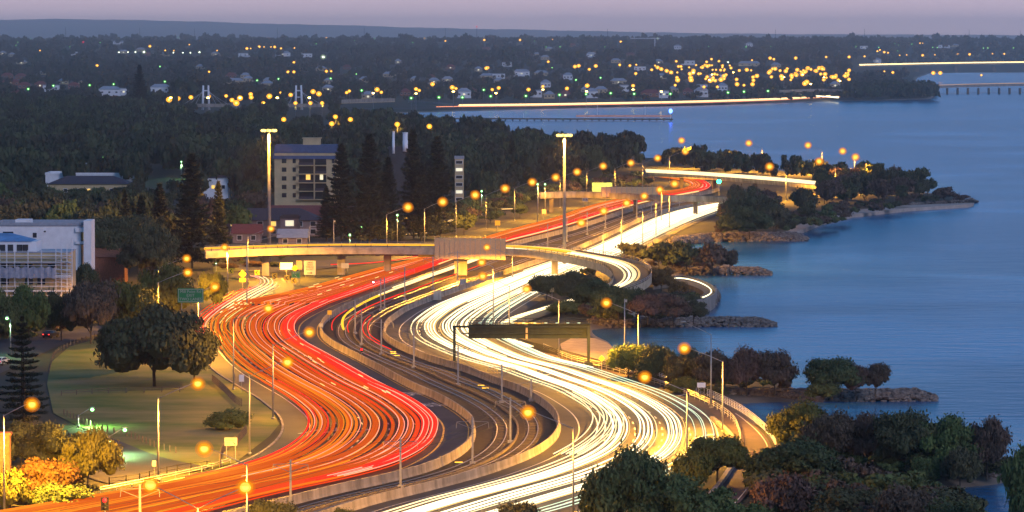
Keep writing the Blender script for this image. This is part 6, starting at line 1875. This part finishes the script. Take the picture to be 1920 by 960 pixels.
def mass(name, items, m_list, nleaf, leaf, lobes, seed, kind='stuff', zf=None, label=None):
    """many far trees as one wood"""
    rs = np.random.RandomState(seed)
    pr = [crown_np(100 + seed + k, lobes, nleaf, leaf, jitter=.13) for k in range(5)]
    VV, QQ, MI, off = [], [], [], 0
    for (xx, dd, h, r, px_, py_) in items:
        V, Q, cv, cq = pr[rs.randint(5)]
        a = rs.uniform(0, 6.28); c, s = math.cos(a), math.sin(a)
        A = np.concatenate([V, cv])
        X = (A[:, 0] * c - A[:, 1] * s) * r + xx; Y = (A[:, 0] * s + A[:, 1] * c) * r + dd
        z0 = zf(xx, dd) if zf else -.2
        Z = A[:, 2] * h * .95 + z0 + .08 * h
        VV.append(np.stack([X, Y, Z], 1)); q = np.concatenate([Q, np.array(cq)]) + off
        QQ.append(q); off += len(A); MI.append(np.full(len(q), rs.randint(len(m_list))))
    me = np_mesh(name, np.concatenate(VV), np.concatenate(QQ), m_list, np.concatenate(MI))
    me.validate()
    return tag(link(name, me), label, None, None, kind)
rest = W1[len(KEEP1):] if len(KEEP1) < len(W1) else []
rest = [t for t in W1 if t not in set(KEEP1)] + W2[60:]
mass('woodland', rest, [L_wood, L_wood3, L_wood2, L_wood, L_wood3, L_pine], 420, .11, 11, 1, label='dense dark wood spreading from the apartment tower to the far shore')

# ---- far suburb trees
rs = random.Random(21); SUB = []
D = 3400.0
while D < 11800:
    sx = 16 + (D - 3400) / 8400 * 24
    X = -0.19 * D
    while X < 0.17 * D:
        xx = X + rs.uniform(-.5, .5) * sx; dd = D + rs.uniform(-.5, .5) * 40; X += sx
        px = xx / dd * F + 960
        SUB.append((xx, dd, 0, 0, px, 0))
    D += 26 + (D - 3400) / 8400 * 80
XY = np.array([(a[0], a[1]) for a in SUB])
ok = sdf(XY[:, 0], XY[:, 1]) > 14
gz = landz(XY[:, 0], XY[:, 1])
S2 = []
HPX = [(x, y, w) for x, y, w, c in HS]
LPX = [(x, y) for x, y in MID_O + FAR_G + FAR_O] + [(x, y) for x, y, _ in FAR_W]
for i, (xx, dd, _, _, px, _) in enumerate(SUB):
    if not ok[i]: continue
    big = rs.random() < .10
    h = rs.uniform(8, 14) if not big else rs.uniform(15, 22)
    if px > 560 and dd < 6000: h *= .66
    py = 68 + (60 - gz[i]) * F / dd; s = F / dd; top = py - h * s
    r = h * rs.uniform(.45, .75)
    bad = False
    for x, y, w in HPX:
        if abs(px - x) < w * .5 + r * s * .6 and py > y + .2 and top < y - 3.2 * s: bad = True; break
    if not bad:
        for x, y in LPX:
            if abs(px - x) < r * s + 1.5 and top < y + .8 and py > y + 8 * s: bad = rs.random() < .93; break
    # keep the shore freeway and ramps open
    if not bad and px > 640 and px < 1600 and dd < 3700: bad = True
    if not bad and px > 1600 and dd < 7600 and top < 128: bad = True
    if not bad and 360 < px < 620 and top < 203 and py > 203: bad = True
    if bad: continue
    S2.append((xx, dd, h, r, px, py))
print('suburb', len(S2))
mass('suburb_trees', S2, [L_far, L_wood, L_far, L_wood2], 90, .24, 6, 2, zf=lambda x, y: ground_z(x, y) - .3, label='sea of dark suburban trees reaching to the horizon')
# tree clumps on the far point right
rs = random.Random(8); items = []
for k in range(150):
    px = rs.uniform(1585, 1748); py = rs.uniform(172, 187); p = G(px, py)
    h = rs.uniform(9, 15); items.append((p.x, p.y, h, h * .6, px, py))
mass('shore_grove', items, [L_wood, L_far], 150, .2, 7, 3, label='dark grove on the far point before the river bridges')
# shrubs filling the ground on the near shore, under the trees
rs = random.Random(31); items = []
for poly, n_, h0, h1 in (([(1430, 900), (1500, 830), (1700, 825), (1870, 870), (1880, 900), (1740, 905), (1600, 880), (1500, 960), (1420, 960)], 90, 1.5, 3.8), ([(1420, 985), (1440, 930), (1560, 900), (1720, 915), (1790, 945), (1840, 990)], 80, 2, 4),
                     ([(1180, 700), (1480, 728), (1490, 738), (1200, 722)], 40, 1.2, 2.4), ([(1080, 610), (1100, 580), (1290, 560), (1310, 600), (1120, 606)], 60, 1.5, 3.2), ([(1040, 560), (1000, 545), (1100, 510), (1140, 530), (1120, 560)], 40, 1.2, 2.5),
                     ([(1160, 500), (1180, 480), (1360, 495), (1370, 508)], 30, 1.5, 3.5), ([(1345, 440), (1500, 436), (1700, 388), (1800, 378), (1700, 372), (1400, 420)], 60, 2, 4), ([(-40, 650), (200, 620), (330, 600), (330, 560), (-40, 590)], 50, 2, 5), ([(30, 960), (200, 920), (120, 860), (0, 850)], 30, 1, 2.5), ([(840, 420), (1000, 385), (990, 372), (850, 400)], 30, 2, 5), ([(400, 500), (530, 490), (540, 480), (400, 488)], 16, .8, 1.6), ([(850, 412), (1000, 380), (1180, 354), (1235, 346), (1200, 335), (1000, 360), (860, 392)], 150, 2, 6), ([(690, 440), (800, 422), (860, 405), (860, 392), (780, 415), (690, 428)], 40, 2, 5)):
    xs_ = [a for a, b in poly]; ys_ = [b for a, b in poly]; c = 0
    while c < n_:
        px, py = rs.uniform(min(xs_), max(xs_)), rs.uniform(min(ys_), max(ys_))
        if not inside(poly, px, py): continue
        p = G(px, py); h = rs.uniform(h0, h1); items.append((p.x, p.y, h, h * rs.uniform(.7, 1.1), px, py)); c += 1
mass('undergrowth', items, [L_dark, L_russ, L_green], 700, .09, 8, 5, label='dark undergrowth below the trees of the shore and park')
# grass tufts on the lawn
print('objects', len(bpy.data.objects))

# every far lamp and house gets the label that finds it
ONES = ['first', 'second', 'third', 'fourth', 'fifth', 'sixth', 'seventh', 'eighth', 'ninth', 'tenth', 'eleventh', 'twelfth', 'thirteenth', 'fourteenth', 'fifteenth', 'sixteenth', 'seventeenth', 'eighteenth', 'nineteenth']
TENS = {2: ('twentieth', 'twenty'), 3: ('thirtieth', 'thirty'), 4: ('fortieth', 'forty'), 5: ('fiftieth', 'fifty'), 6: ('sixtieth', 'sixty'), 7: ('seventieth', 'seventy')}


def ordinal(n):
    if n < 20: return ONES[n - 1]
    t, u = divmod(n, 10)
    return TENS[t][0] if u == 0 else TENS[t][1] + ' ' + ONES[u - 1]


def area(px, py):
    if px > 1600: return 'by the river bridges'
    if py > 196: return 'in the dark wood before the jetty'
    if py > 154: return 'among the footbridge pylons' if px < 640 else 'along the far shore road'
    if 1230 < px < 1400 and py > 118: return 'in the golden cluster above the shore road'
    if px >= 1400 and py > 118: return 'in the cluster above the far interchange'
    side = 'left' if px < 640 else 'middle' if px < 1200 else 'right'
    return 'on the horizon at the %s' % side if py < 84 else 'in the distant suburb at the %s' % side
for LST in (FARL, FARH):
    bins = {}
    for o, px, py, nm in LST: bins.setdefault((nm, area(px, py)), []).append((px, py, o.name, o))
    for (nm, ar), it in bins.items():
        it.sort(key=lambda t: t[:3])
        for k, t in enumerate(it):
            t[3]['label'] = ('small %s %s' % (nm, ar)) if len(it) == 1 else '%s %s, %s from the left' % (nm, ar, ordinal(k + 1))
